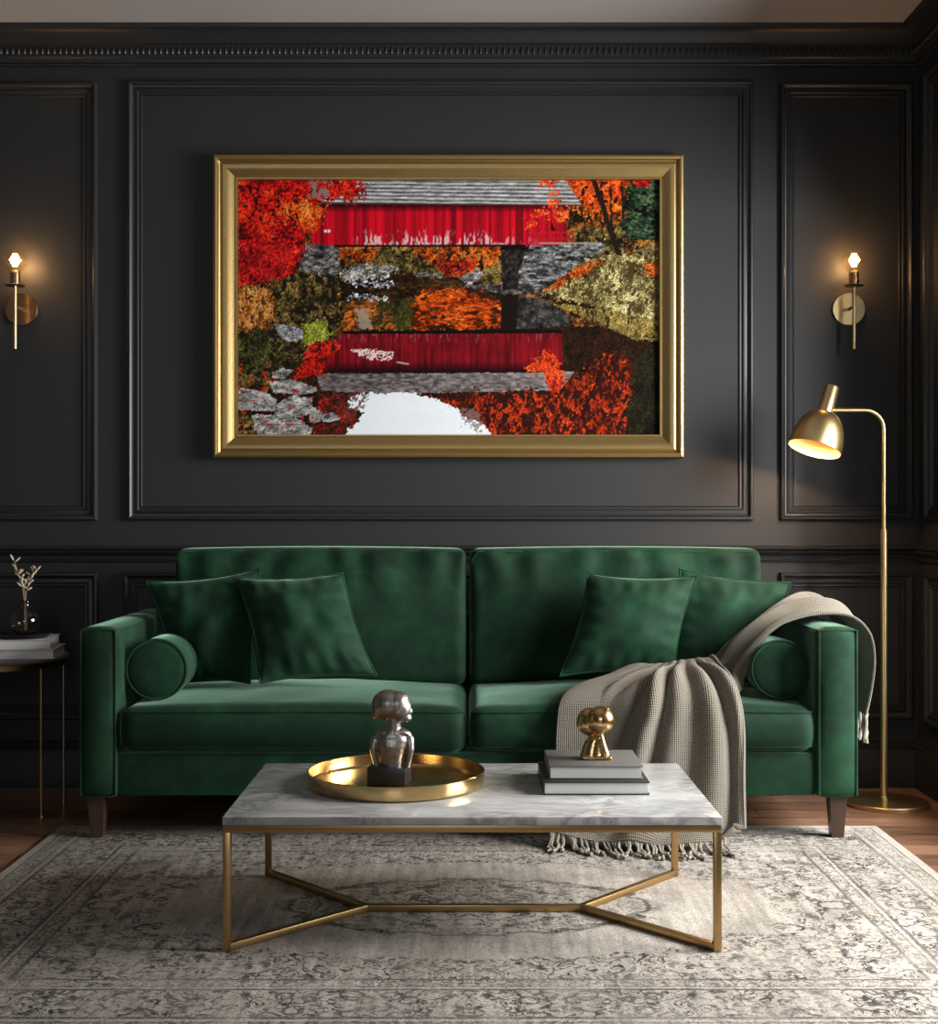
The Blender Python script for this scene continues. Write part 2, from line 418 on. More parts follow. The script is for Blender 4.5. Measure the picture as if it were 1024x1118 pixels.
# panels of the side walls
for side, ranges in ((XR, [(5.02, 5.44)]), (XL, [(4.02, 5.40), (2.5, 3.88), (1.0, 2.36)])):
    for (ya, yb) in ranges:
        for (c, d) in ((91, 568), (625, 785)):
            zt, zb = Z(c, WALL), Z(d, WALL); mb = MB()
            n = Vector((-1 if side > 0 else 1, 0, 0))
            rect_moulding(mb, Vector((side, ya, zb)), Vector((0, 1, 0)), V, n, yb-ya, zt-zb, PM); trim(mb)
# straight runs
def run(mb, a, b, n, prof):
    """prof = [(off the wall, z)]; a, b = floor points on the wall line"""
    a, b = Vector(a), Vector(b); vs = []; m = len(prof)
    for p in (a, b):
        for (o_, z) in prof: vs.append(Vector((p.x, p.y, 0))+n*o_+Vector((0, 0, z)))
    fs = [(i, i+1, m+i+1, m+i) for i in range(m-1)]
    fs += [tuple(range(m)), tuple(range(2*m-1, m-1, -1))]
    mb.add(vs, fs)
zr = Z(597, WALL)
RAIL = [(-0.002, zr-0.062), (0.010, zr-0.062), (0.014, zr-0.052), (0.008, zr-0.046), (0.010, zr-0.036), (0.024, zr-0.030), (0.030, zr-0.020),
        (0.020, zr-0.014), (0.032, zr-0.008), (0.034, zr+0.002), (0.028, zr+0.006), (-0.002, zr+0.006)]
zb = Z(808, WALL)
BASE = [(-0.002, 0.0), (0.024, 0.0), (0.024, zb-0.045), (0.018, zb-0.036), (0.020, zb-0.024), (0.012, zb-0.018), (0.014, zb-0.006), (0.006, zb), (-0.002, zb)]
q = ZC
CROWN = [(-0.002, q-0.150), (0.012, q-0.150), (0.018, q-0.144), (0.012, q-0.136), (0.016, q-0.122), (0.026, q-0.116), (0.028, q-0.070),
         (0.044, q-0.064), (0.050, q-0.052), (0.058, q-0.044), (0.066, q-0.030), (0.082, q-0.020), (0.094, q-0.016), (0.096, q-0.004), (0.100, q+0.001), (-0.002, q+0.001)]
for nm, pa, pb, n in (('back', (XL, WALL), (XR, WALL), Vector((0, -1, 0))), ('right', (XR, WALL-0.001), (XR, YF), Vector((-1, 0, 0))), ('left', (XL, WALL-0.001), (XL, YF), Vector((1, 0, 0)))):
    a, b = (pa[0], pa[1], 0), (pb[0], pb[1], 0)
    mb = MB()
    if nm == 'right': run(mb, a, (XR, WIN_R[1]+0.06, 0), n, BASE); run(mb, (XR, WIN_R[0]-0.06, 0), b, n, BASE)
    else: run(mb, a, b, n, BASE)
    trim(mb, 'baseboard_'+nm)
    if nm == 'right':
        mb = MB(); run(mb, a, (XR, WIN_R[1]+0.06, 0), n, RAIL); run(mb, (XR, WIN_R[0]-0.06, 0), (XR, YF, 0), n, RAIL); trim(mb)
    else:
        mb = MB(); run(mb, a, b, n, RAIL); trim(mb)
    mb = MB(); run(mb, a, b, n, CROWN)
    # egg-and-dart row: rounded teeth and a bead row
    L = (Vector(b)-Vector(a)).length; t_ = (Vector(b)-Vector(a)).normalized(); k = int(L/0.0246)
    for i in range(k):
        c = Vector(a)+t_*(i+0.5)*L/k+n*0.0275; c.z = q-0.093
        mb.ell(c, (0.0070 if abs(t_.x) > .5 else 0.009, 0.009 if abs(t_.x) > .5 else 0.0070, 0.017), n=6)
    trim(mb)

# ------------------------------------------------------------------ rug
r = MB().box((RUG[0]-RUG[2], RUG[1]-RUG[3], 0.0), (RUG[0]+RUG[2], RUG[1]+RUG[3], 0.012), 0.004)
o = r.build('area_rug', M_rug, None, True, loc=(RUG[0], RUG[1], 0.0))
tag(o, 'distressed grey beige oriental rug with worn scroll border under sofa and coffee table', 'rug')
RZ = 0.012

# ------------------------------------------------------------------ sofa
SF = 4.60                      # front plane of the sofa
def soft_box(lo, hi, r, step=0.025, fn=None):
    """rounded box on a dense grid; fn(u,v,w,p)->p bends it"""
    lo, hi = Vector(lo), Vector(hi); c = (lo+hi)/2; h = (hi-lo)/2
    n = [max(4, int(2*h[i]/step)) for i in range(3)]
    def spaced(n):     # denser near the edges
        return [-math.cos(math.pi*i/n)*0.35+(2*i/n-1)*0.65 for i in range(n+1)]
    g = [spaced(k) for k in n]; vid = {}; vs = []; fs = []
    def vert(i, j, k):
        key = (i, j, k)
        if key in vid: return vid[key]
        uvw = Vector((g[0][i], g[1][j], g[2][k])); p = Vector((uvw.x*h.x, uvw.y*h.y, uvw.z*h.z))
        inn = Vector([max(-(h[a]-r), min(h[a]-r, p[a])) for a in range(3)]); d = p-inn
        if d.length > 1e-9: p = inn+d.normalized()*min(r, max(abs(d.x), abs(d.y), abs(d.z)))
        if fn: p = fn(uvw.x, uvw.y, uvw.z, p)
        vid[key] = len(vs); vs.append(p+c); return vid[key]
    for (A, B, K) in ((0, 1, 2), (1, 2, 0), (2, 0, 1)):
        for side in (0, n[K]):
            for i in range(n[A]):
                for j in range(n[B]):
                    ids = []
                    for (di, dj) in ((0, 0), (1, 0), (1, 1), (0, 1)):
                        ix = [0, 0, 0]; ix[A] = i+di; ix[B] = j+dj; ix[K] = side; ids.append(vert(*ix))
                    fs.append(tuple(ids if side else ids[::-1]))
    return vs, fs
def nz(p, s, seed=0.0): return mnoise.noise(Vector((p[0]*s+seed, p[1]*s-seed, p[2]*s+2*seed)))

sofa = thing('sofa', 'wide emerald green velvet sofa with square arms standing before the dark wall', 'sofa', (0, 5.05, 0))
AX0, AX1 = X(85, SF), X(128, SF)
BX0, BX1 = X(892, SF), X(938, SF)
ATOP, ABOT = Z(686, SF), Z(872, SF)
BACK = 5.50
for (xa, xb) in ((AX0, AX1), (BX0, BX1)):
    vs, fs = soft_box((xa, SF, ABOT), (xb, BACK, ATOP), 0.022, 0.03,
                      lambda u, v, w_, p: p+Vector((0, -0.008*(1-u*u)*(1-w_**4) if v < -0.9 else 0, 0.006*(1-u*u) if w_ > 0.9 else 0)))
    arm = MB().add(vs, fs).build('arm', M_velvet, sofa)
    # piping along the front edge of the arm
    e = 0.008; pts = []
    for (cx, cz, a_) in ((xa+e, ABOT+0.01, None), (xa+e, ATOP-e, None), (xb-e, ATOP-e, None), (xb-e, ABOT+0.01, None)):
        pts.append(Vector((cx, SF+0.004, cz)))
    dense = []
    for p_, q_ in zip(pts, pts[1:]): dense += [p_.lerp(q_, i/12) for i in range(12)]
    dense.append(pts[-1])
    MB().tube(dense, 0.0042, 6).build('piping', M_velvet, arm)
RB, RT = ABOT+0.004, Z(822, SF)
vs, fs = soft_box((AX1-0.004, SF+0.012, RB), (BX0+0.004, BACK-0.02, RT), 0.015, 0.05)
MB().add(vs, fs).build('base_frame', M_velvet, sofa)
vs, fs = soft_box((AX1-0.004, 5.38, RT-0.02), (BX0+0.004, BACK, ATOP-0.01), 0.03, 0.05)
MB().add(vs, fs).build('back_frame', M_velvet, sofa)
XM = X(510.5, SF)
def seat_fn(seed):
    def fn(u, v, w_, p):
        q_ = Vector(p)
        b = (1-u*u)*(1-v*v*0.8)
        if w_ > -0.2: q_.z += 0.035*b*(0.5+0.5*w_)+0.010*(v+1)*0.5
        if v < 0: q_.y -= 0.018*(1-u*u)*(1-w_*w_)*(-v)
        q_ += Vector((0, 0, 0.004*nz(p, 7, seed)))
        return q_
    return fn
for (xa, xb, sd) in ((AX1+0.002, XM-0.003, 1.0), (XM+0.003, BX0-0.002, 5.0)):
    lo, hi = Vector((xa, SF-0.012, RT-0.001)), Vector((xb, 5.28, Z(772, SF)-0.004))
    vs, fs = soft_box(lo, hi, 0.05, 0.028, seat_fn(sd))
    sc = MB().add(vs, fs).build('seat_cushion', M_velvet, sofa)
    for zz, off in ((hi.z-0.016, 0.0), (lo.z+0.022, 0.0)):    # seams at the front
        pts = []
        for i in range(41):
            u = -1+2*i/40; x = xa+(xb-xa)*(i/40)
            x = min(max(x, xa+0.012), xb-0.012); w_ = (zz-(lo.z+hi.z)/2)/((hi.z-lo.z)/2)
            y = lo.y-0.018*(1-u*u)*(1-w_*w_)+0.012
            ed = min(x-xa, xb-x)
            if ed < 0.05: y += 0.05-math.sqrt(max(0, 0.05**2-(0.05-ed)**2))
            pts.append(Vector((x, y+off, zz+(0.004*(1-u*u) if zz > lo.z+0.1 else 0))))
        MB().tube(pts, 0.0048, 6).build('piping', M_velvet, sc)
def back_fn(seed, hz):
    def fn(u, v, w_, p):
        q_ = Vector(p)
        q_.y += 0.055*(w_+1)*0.5                              # leans back
        if v < 0.3: q_.y -= 0.035*(1-u*u)*(1-w_*w_)
        if w_ > 0: q_.z += 0.008*(1-u*u)*w_
        # gathers below the top edge
        g = max(0, w_-0.2)*1.2
        q_.y += 0.011*g*math.sin(u*21+seed+2.5*nz(p, 6, seed))*(1 if v < 0 else 0)
        q_.y += 0.010*nz(p, 4.0, seed)*(1 if v < 0 else 0)
        return q_
    return fn
BT = Z(599, 5.24)
for (xa, xb, sd) in ((X(193.5, 5.24), X(509, 5.2), 2.0), (X(512.5, 5.2), X(828, 5.24), 9.0)):
    vs, fs = soft_box((xa, 5.13, Z(772, SF)+0.006), (xb, 5.325, BT), 0.036, 0.022, back_fn(sd, 0.25))
    bc = MB().add(vs, fs).build('back_cushion', M_velvet, sofa)
    pts = []
    zb_, zt_ = Z(772, SF)+0.05, BT-0.012
    loop = [(xa+0.010, zb_), (xa+0.010, zt_-0.03), (xa+0.035, zt_), (xb-0.035, zt_), (xb-0.010, zt_-0.03), (xb-0.010, zb_)]
    for (p_, q_) in zip(loop, loop[1:]):
        k = max(3, int((Vector(p_)-Vector(q_)).length/0.03))
        for i in range(k):
            x, z = p_[0]+(q_[0]-p_[0])*i/k, p_[1]+(q_[1]-p_[1])*i/k
            w_ = (z-Z(772, SF))/(BT-Z(772, SF))*2-1
            pts.append(Vector((x, 5.146+0.055*(w_+1)*0.5, z)))
    MB().tube(pts, 0.0045, 6).build('piping', M_velvet, bc)
for (px, dd, zz0) in ((107, SF+0.06, RZ), (913, SF+0.06, RZ), (118, 5.40, 0), (900, 5.40, 0)):
    xx = X(px, SF+0.06); tp = 0.030; bt = 0.021
    M = Matrix.Translation((xx, dd, 0)); mb = MB(); vs = []
    for (hw, z) in ((bt, zz0+0.0005), (bt, zz0+0.004), (tp, ABOT+0.006)):
        vs += [M @ Vector((sx*hw, sy*hw, z)) for (sx, sy) in ((-1, -1), (1, -1), (1, 1), (-1, 1))]
    fs = [(3, 2, 1, 0), (8, 9, 10, 11)]
    for i in range(2):
        for k in range(4): fs.append((i*4+k, i*4+(k+1) % 4, i*4+4+(k+1) % 4, i*4+4+k))
    o = mb.add(vs, fs).build('leg', M_leg, sofa, False); o['label'] = 'tapered walnut leg'

# ------------------------------------------------------------------ throw pillows and bolsters
def pillow(name, label, corners, th, seed, group):
    TL, TR, BR, BL = [P(*c) for c in corners]
    nrm = (TR-BL).cross(TL-BR).normalized()
    if nrm.y > 0: nrm = -nrm
    n = 44
    def pos(u, v, s):
        c = 0.085
        uu, vv = u*(1-c*(1-v*v)**1.0), v*(1-c*(1-u*u)**1.0)
        a, b = (uu+1)/2, (vv+1)/2
        p = (BL*(1-a)+BR*a)*(1-b)+(TL*(1-a)+TR*a)*b
        prof = max(0.0, (1-abs(u)**2.2)*(1-abs(v)**2.2))**0.62
        ang = math.atan2(v, u); rad = math.sqrt(u*u+v*v)
        # pull wrinkles: towards corners and gathered along the edges
        wr = math.sin(ang*11+seed*3+1.5*mnoise.noise(Vector((u*2, v*2, seed))))*0.055*min(1, max(abs(u), abs(v)))**7*(1-0.5*abs(abs(u)-abs(v)))
        edge = math.sin((u if abs(v) > abs(u) else v)*19+seed)*0.05*max(0, max(abs(u), abs(v))-0.55)
        lump = 0.07*mnoise.noise(Vector((u*2.2+seed, v*2.2, 3*s+seed)))
        return p+nrm*s*th*prof*(1+wr*2.6+edge*5.5+lump*3)
    mb = MB(); vs = []; fs = []; idx = {}
    for s in (1, -1):
        for i in range(n+1):
            for j in range(n+1):
                rim = i in (0, n) or j in (0, n)
                if rim and (i, j) in idx: idx[(s, i, j)] = idx[(i, j)]; continue
                u = math.sin((2*i/n-1)*math.pi/2)*0.4+(2*i/n-1)*0.6; v = math.sin((2*j/n-1)*math.pi/2)*0.4+(2*j/n-1)*0.6
                idx[(s, i, j)] = len(vs); vs.append(pos(u, v, s))
                if rim: idx[(i, j)] = idx[(s, i, j)]
        for i in range(n):
            for j in range(n):
                f = (idx[(s, i, j)], idx[(s, i+1, j)], idx[(s, i+1, j+1)], idx[(s, i, j+1)])
                fs.append(f if s > 0 else f[::-1])
    cov = mb.add(vs, fs)
    base = (BL+BR)/2
    t = thing(name, label, 'cushion', base, group)
    o = cov.build('cover', M_velvet_p, t, angle=180); fix_normals(o)
    loop = [(i, 0) for i in range(n)]+[(n, j) for j in range(n)]+[(n-i, n) for i in range(n)]+[(0, n-j) for j in range(n)]
    MB().tube([vs[idx[k]] for k in loop], 0.0045, 6, closed=True).build('piping', M_velvet_p, t)
    return t
GP = 'square velvet pillows on the sofa'
pillow('throw_pillow', 'green velvet pillow leaning behind the left bolster, partly covered by another pillow',
       [(160, 635, 5.06), (284, 621, 5.05), (273, 746, 4.95), (190, 748, 4.97)], 0.076, 1.3, GP)
pillow('throw_pillow', 'green velvet pillow on the left seat cushion, fully in view before its neighbour',
       [(257, 631, 5.00), (374, 626, 4.99), (411, 738, 4.84), (284, 746, 4.80)], 0.088, 2.9, GP)
pillow('throw_pillow', 'green velvet pillow leaning on the right back cushion, inner one of the right pair',
       [(642, 626, 5.04), (761, 629, 5.02), (736, 734, 4.96), (611, 738, 4.95)], 0.080, 4.4, GP)
pillow('throw_pillow', 'green velvet pillow whose corner points over the right arm behind the knitted throw',
       [(742, 621, 5.10), (863, 636, 5.08), (842, 735, 5.04), (728, 732, 5.05)], 0.052, 6.1, GP)

def bolster(label, px, py, r_px, d0, length, yaw, group):
    c = P(px, py, d0); r_ = r_px*d0/F
    t = thing('bolster_cushion', label, 'cushion', (c.x, c.y, c.z-r_), group)
    M = Matrix.Translation(c) @ Matrix.Rotation(yaw, 4, 'Z') @ Matrix.Rotation(-math.pi/2, 4, 'X')   # +Z -> +Y (away)
    e = 0.014
    prof = [(0, -0.004), (r_*0.3, -0.006), (r_*0.7, -0.004), (r_*0.88, 0.0), (r_*0.97, 0.004), (r_, e), (r_, length*0.3), (r_*1.01, length/2), (r_, length-e), (r_*0.95, length-0.002), (r_*0.8, length+0.004), (0, length+0.006)]
    o = MB().lathe(prof, 56, M).build('cover', M_velvet_p, t, angle=60); fix_normals(o)
    for z in (0.004, length-0.004):
        ring = [M @ Vector(((r_-0.002)*math.cos(a), (r_-0.002)*math.sin(a), z)) for a in [2*math.pi*i/48 for i in range(48)]]
        MB().tube(ring, 0.005, 6, closed=True).build('piping', M_velvet_p, t)
GB = 'round velvet bolsters against the sofa arms'
bolster('round green velvet bolster lying against the left arm', 170.5, 731, 33, 4.70, 0.21, math.radians(2), GB)
bolster('round green velvet bolster lying against the right arm beside the knitted throw', 852.5, 731, 32, 4.70, 0.20, math.radians(-1), GB)

# ------------------------------------------------------------------ knitted throw
def catmull(p0, p1, p2, p3, t):
    return 0.5*((2*p1)+(-p0+p2)*t+(2*p0-5*p1+4*p2-p3)*t*t+(-p0+3*p1-3*p2+p3)*t**3)
def spline(pts, n):
    out = []; m = len(pts)-1
    for i in range(n+1):
        x = i/n*m; k = min(int(x), m-1); t = x-k
        g = lambda j: pts[max(0, min(m, j))]
        out.append(catmull(g(k-1), g(k), g(k+1), g(k+2), t))
    return out
def sheet(rows, nu, nv):
    R = [spline([np.array(p, float) for p in r_], nu) for r_ in rows]
    cols = [spline([R[j][i] for j in range(len(R))], nv) for i in range(nu+1)]
    return np.array(cols)                    # [u][v][3]
def sheet_mb(mb, A, fold=None, uvo=(0, 0)):
    nu, nv = A.shape[0]-1, A.shape[1]-1
    du = np.gradient(A, axis=0); dv = np.gradient(A, axis=1)
    N_ = np.cross(du, dv); N_ /= np.linalg.norm(N_, axis=2, keepdims=True)+1e-9
    if fold is not None:
        uu, vv = np.meshgrid(np.linspace(0, 1, nu+1), np.linspace(0, 1, nv+1), indexing='ij')
        A = A+N_*fold(uu, vv)[..., None]
    lu = np.concatenate([[0], np.cumsum(np.linalg.norm(np.diff(A, axis=0), axis=2).mean(1))])
    lv = np.concatenate([[0], np.cumsum(np.linalg.norm(np.diff(A, axis=1), axis=2).mean(0))])
    vs = [tuple(A[i, j]) for i in range(nu+1) for j in range(nv+1)]
    if mb.uv is None: mb.uv = []
    mb.uv += [(lu[i]+uvo[0], lv[j]+uvo[1]) for i in range(nu+1) for j in range(nv+1)]
    fs = [(i*(nv+1)+j, (i+1)*(nv+1)+j, (i+1)*(nv+1)+j+1, i*(nv+1)+j+1) for i in range(nu) for j in range(nv)]
    mb.add(vs, fs); return A
throw = thing('throw_blanket', 'taupe chunky knitted throw with fringed ends, over the right arm and seat front', 'blanket', (1.0, 4.6, RZ))
mb = MB()
# front drape: rows from the seat back to the rug, columns left to right
rows = [[P(668, 742, 4.89), P(690, 729, 4.88), P(722, 730, 4.87), P(750, 727, 4.87), P(776, 722, 4.87)],
        [P(632, 752, 4.78), P(668, 744, 4.77), P(712, 741, 4.76), P(752, 737, 4.75), P(794, 736, 4.75)],
        [P(614, 770, 4.60), P(655, 764, 4.58), P(708, 761, 4.57), P(758, 759, 4.57), P(806, 760, 4.58)],
        [P(607, 800, 4.545), P(655, 797, 4.54), P(708, 795, 4.54), P(760, 795, 4.535), P(811, 795, 4.545)],
        [P(606, 850, 4.535), P(655, 850, 4.53), P(708, 850, 4.53), P(760, 850, 4.525), P(811, 850, 4.535)],
        [P(603, 896, 4.53), P(652, 898, 4.52), P(706, 900, 4.51), P(760, 905, 4.50), P(811, 903, 4.52)],
        [P(600, 908, 4.51), P(650, 920, 4.46), P(704, 925, 4.43), P(756, 924, 4.43), P(808, 913, 4.49)]]
A = sheet(rows, 110, 90)
def foldB(u, v):
    # folds fanning out from the knot near the right end of the seat edge
    q_ = (u-0.80)/(0.20+0.85*v)
    amp = np.clip((v-0.03)/0.25, 0, 1)*np.clip((u-0.26)/0.16, 0, 1)*np.clip((1.0-u)/0.06, 0.15, 1)
    r_ = np.abs(np.cos(np.pi*(3.6*q_+0.22*np.sin(5*v+2.0)+0.15)))**1.3
    f = 0.052*r_*amp*(0.75+0.35*np.sin(9*q_))
    f += 0.010*(1+np.sin(2*np.pi*(1.6*u+0.5*v)))*np.clip(v/0.2, 0.2, 1)
    f += 0.014*np.exp(-((u-0.985)/0.012)**2)+0.020*np.exp(-((v-0.05)/0.045)**2)*np.clip((u-0.15)/0.2, 0, 1)
    return -f*np.clip((1.05-v)/0.12, 0.4, 1)
NB = len(mb.v); AB = sheet_mb(mb, A, foldB)
# strip over the arm: rows from the outer hem to the knot on the seat, columns front to back
rowsA = [[(1.425, 4.78, 0.42), (1.435, 4.95, 0.42), (1.425, 5.10, 0.42)],
         [(1.445, 4.77, 0.58), (1.450, 4.94, 0.58), (1.440, 5.11, 0.58)],
         [(1.425, 4.76, 0.70), (1.425, 4.94, 0.71), (1.42, 5.12, 0.71)],
         [(1.365, 4.75, 0.765), (1.37, 4.93, 0.79), (1.37, 5.12, 0.79)],
         [(1.27, 4.75, 0.775), (1.28, 4.90, 0.815), (1.29, 5.08, 0.82)],
         [(1.17, 4.75, 0.755), (1.18, 4.88, 0.80), (1.20, 5.00, 0.81)],
         [(1.085, 4.75, 0.715), (1.08, 4.84, 0.745), (1.08, 4.94, 0.755)],
         [(1.010, 4.75, 0.64), (0.99, 4.82, 0.665), (0.97, 4.92, 0.68)],
         [(0.975, 4.74, 0.565), (0.94, 4.81, 0.595), (0.91, 4.91, 0.62)],
         [(0.955, 4.72, 0.515), (0.90, 4.78, 0.555), (0.86, 4.90, 0.575)],
         [(0.90, 4.70, 0.505), (0.85, 4.76, 0.54), (0.80, 4.90, 0.555)]]
A2 = sheet(rowsA, 44, 120)
def foldA(u, v):
    return 0.017*np.sin(2*np.pi*(2.1*u+0.15*np.sin(5*v)))*np.clip((v-0.05)/0.15, 0.25, 1)+0.006*np.sin(13*v+9*u)
AA = sheet_mb(mb, A2, foldA, (0.3, 0.17))
o = mb.build('blanket', M_knit, throw, angle=180)
sol = o.modifiers.new('thickness', 'SOLIDIFY'); sol.thickness = 0.011; sol.offset = 0.0
ss = o.modifiers.new('smooth', 'SUBSURF'); ss.levels = 1; ss.render_levels = 1
# fringes: yarn tassels
random.seed(3)
fr = MB()
for k in range(42):
    i = int((k+0.5)/46*110); p = Vector(AB[i, -1])
    dirx = random.uniform(-0.03, 0.05); ln = random.uniform(0.05, 0.10)
    pts = [p+Vector((0, 0.004, 0.004))]
    for s in range(1, 7):
        t_ = s/6; q_ = p+Vector((dirx*t_, -ln*t_, 0)); q_.z = max(RZ+0.006, p.z*(1-t_)**2.0+RZ*0)+0.004*math.sin(s*2.1+k)
        q_.x += 0.006*math.sin(s*1.7+k*1.3); q_.z = max(q_.z, RZ+0.0055); pts.append(q_)
    fr.tube(pts, [0.0052+0.0012*math.sin(s*3.0+k) for s in range(7)], 6)
fr.build('fringe', M_fringe, throw)['label'] = 'yarn fringe lying on the rug'
fr = MB()
for k in range(20):
    j = int((k+0.5)/20*44); p = Vector(AA[j, 0])
    pts = [p+Vector((0.004*math.sin(k*2.1+s), 0.004*math.cos(k*1.7+s), 0.004-0.018*s)) for s in range(6+k % 2)]
    fr.tube(pts, [0.0055+0.0013*math.sin(s*3.0+k) for s in range(len(pts))], 6)
fr.build('fringe', M_fringe, throw)['label'] = 'yarn fringe hanging outside the arm'

# ------------------------------------------------------------------ coffee table
DF, DB = 3.431, 4.165
TX0, TX1 = X(242.5, DF), X(788.5, DF)
TZ = 0.362
table = thing('coffee_table', 'low coffee table with white marble top on a slim brass frame, on the rug', 'table', ((TX0+TX1)/2, (DF+DB)/2, RZ))
MB().box((TX0, DF, TZ-0.022), (TX1, DB, TZ), 0.002).build('tabletop', M_marble, table)['label'] = 'white marble slab with grey veins'
b = 0.021; zt = TZ-0.0225; fr = MB()
e = 0.001
fr.box((TX0+e, DF+e, zt-0.018), (TX1-e, DF+b, zt), 0.0012).box((TX0+e, DB-b, zt-0.018), (TX1-e, DB-e, zt), 0.0012)
fr.box((TX0+e, DF+b, zt-0.018), (TX0+b, DB-b, zt), 0.0012).box((TX1-b, DF+b, zt-0.018), (TX1-e, DB-b, zt), 0.0012)
fr.build('top_rail', M_brass_d, table)
for xx in (TX0+e, TX1-b):
    for yy in (DF+e, DB-b):
        MB().box((xx, yy, RZ+0.001), (xx+b-e, yy+b-e, zt-0.018), 0.0012).build('leg', M_brass_d, table)
JY = 3.785; JL, JR = X(400, JY), X(635, JY); zb0, zb1 = RZ+0.001, RZ+0.020
def bar(p, q_):
    p, q_ = Vector(p), Vector(q_); d = (q_-p); L = d.length
    M = Matrix.Translation(((p.x+q_.x)/2, (p.y+q_.y)/2, 0)) @ Matrix.Rotation(math.atan2(d.y, d.x), 4, 'Z')
    return MB().box((-L/2, -0.0095, zb0), (L/2, 0.0095, zb1), 0.0012, 2, M)
bar((JL, JY, 0), (JR, JY, 0)).build('stretcher', M_brass_d, table)
for (jx, xx) in ((JL, TX0+b/2), (JR, TX1-b/2)):
    for yy in (DF+b/2, DB-b/2):
        bar((jx, JY, 0), (xx, yy, 0)).build('stretcher', M_brass_d, table)

# tray
TC = Vector((X(432.5, 3.843), 3.843, TZ)); tr = 0.256
prof = [(0, 0.0015), (tr-0.012, 0.0015), (tr-0.004, 0.004), (tr-0.001, 0.010), (tr, 0.042), (tr-0.0015, 0.0435), (tr-0.004, 0.042), (tr-0.005, 0.012), (tr-0.010, 0.0065), (0, 0.0055)]
o = MB().lathe([(r_, z+0.0005) for r_, z in prof], 96, Matrix.Translation(TC)).build('serving_tray', M_brass_t, None, True, loc=TC); fix_normals(o)
tag(o, 'round brass tray with raised rim on the marble coffee table under the bust', 'tray')
TF = TZ+0.0065

def remeshed(mb, name, mat, parent, vox, it=6):
    o = mb.build(name, mat, parent); me0 = o.data
    r_ = o.modifiers.new('r', 'REMESH'); r_.mode = 'VOXEL'; r_.voxel_size = vox; r_.use_smooth_shade = True
    s_ = o.modifiers.new('s', 'SMOOTH'); s_.iterations = it; s_.factor = 0.5
    dg = bpy.context.evaluated_depsgraph_get(); dg.update()
    me = bpy.data.meshes.new_from_object(o.evaluated_get(dg)); o.modifiers.clear(); o.data = me
    me.polygons.foreach_set('use_smooth', [True]*len(me.polygons))
    if not me.materials: me.materials.append(mat)
    return o
# bust on a plinth
BD = 3.82; bx = X(426.5, BD)
bust = thing('bust_sculpture', 'small silvered bronze head and shoulders bust on a black plinth in the tray', 'sculpture', (bx, BD, TF))
PT = TF+0.053
Mr = Matrix.Translation((bx-0.004, BD+0.005, 0)) @ Matrix.Rotation(math.radians(-9), 4, 'Z')
MB().box((-0.056, -0.045, TF+0.0005), (0.056, 0.045, PT), 0.003, 2, Mr).build('plinth', M_black, bust)['label'] = 'black block plinth'
def px2(px, py): return (X(px, BD)-0, Z(py, BD))
mb = MB()
def E(px, py, dy, rx, ry, rz, rot=None):
    x, z = px2(px, py); s = BD/F
    M = Matrix.Rotation(math.radians(rot), 3, 'Y') if rot else None
    mb.ell((x, BD+dy, z), (rx*s, ry*s, rz*s), M)
def cap(p, q_, r0, r1, n=10):
    s = BD/F
    for i in range(n+1):
        t_ = i/n; px = p[0]+(q_[0]-p[0])*t_; py = p[1]+(q_[1]-p[1])*t_; dy = p[2]+(q_[2]-p[2])*t_; rr = (r0+(r1-r0)*t_)*s
        x, z = px2(px, py); mb.ell((x, BD+dy, z), (rr, rr, rr), None, 12)
# torso: shoulders, chest narrowing to the waist, slim arms set off from the sides
rows_ = [(799.5, 11, 8), (803, 16.5, 9), (808, 18.5, 10.5), (814, 17, 11.5), (821, 15, 11), (829, 13, 10), (838, 12.2, 9.5)]
for k in range(61):
    py_ = 799.5+38.5*k/60
    q0 = max(r for r in range(len(rows_)-1) if rows_[r][0] <= py_+1e-6); a_, b_ = rows_[q0], rows_[q0+1]
    f_ = (py_-a_[0])/(b_[0]-a_[0]); f_ = f_*f_*(3-2*f_)
    E(428, py_, 0.0, a_[1]+(b_[1]-a_[1])*f_, a_[2]+(b_[2]-a_[2])*f_, 2.6)
cap((409.0, 808.5, 0.0), (407.5, 818, -0.006), 5.4, 4.3); cap((407.5, 818, -0.006), (411, 836, -0.008), 4.3, 3.2)
cap((447.0, 807.5, 0.0), (448.2, 818, -0.006), 5.6, 4.4); cap((448.2, 818, -0.006), (445, 836, -0.008), 4.4, 3.2)
cap((429, 800, 0.003), (430, 781, 0.001), 9.0, 8.0); E(420, 799.5, 0.004, 12, 8, 4.2, -16); E(439, 799, 0.004, 11, 8, 4.2, 18)
# head: rounded hair cap, roll of hair at the nape, face turned to the right with nose, chin and ear
E(423.5, 768.5, 0.006, 18, 18, 15.4, -8); E(415, 776, 0.004, 9, 11, 8); E(411.5, 781, 0.0, 5.6, 6.5, 4.8); E(419, 781.5, 0.006, 6, 7, 5)
E(434, 769.5, -0.004, 13.5, 14, 15.5, 18); E(439.5, 775, -0.006, 9.5, 11, 12.5, 22); E(444.5, 783.5, -0.008, 5.6, 7, 4.6); E(438, 783, -0.004, 8, 8, 5)
E(447.8, 777, -0.010, 2.6, 3.0, 4.2, 30); E(434, 774, -0.034, 2.6, 2.6, 4.6, 15)
remeshed(mb, 'bust', M_bronze, bust, 0.0020, 12)

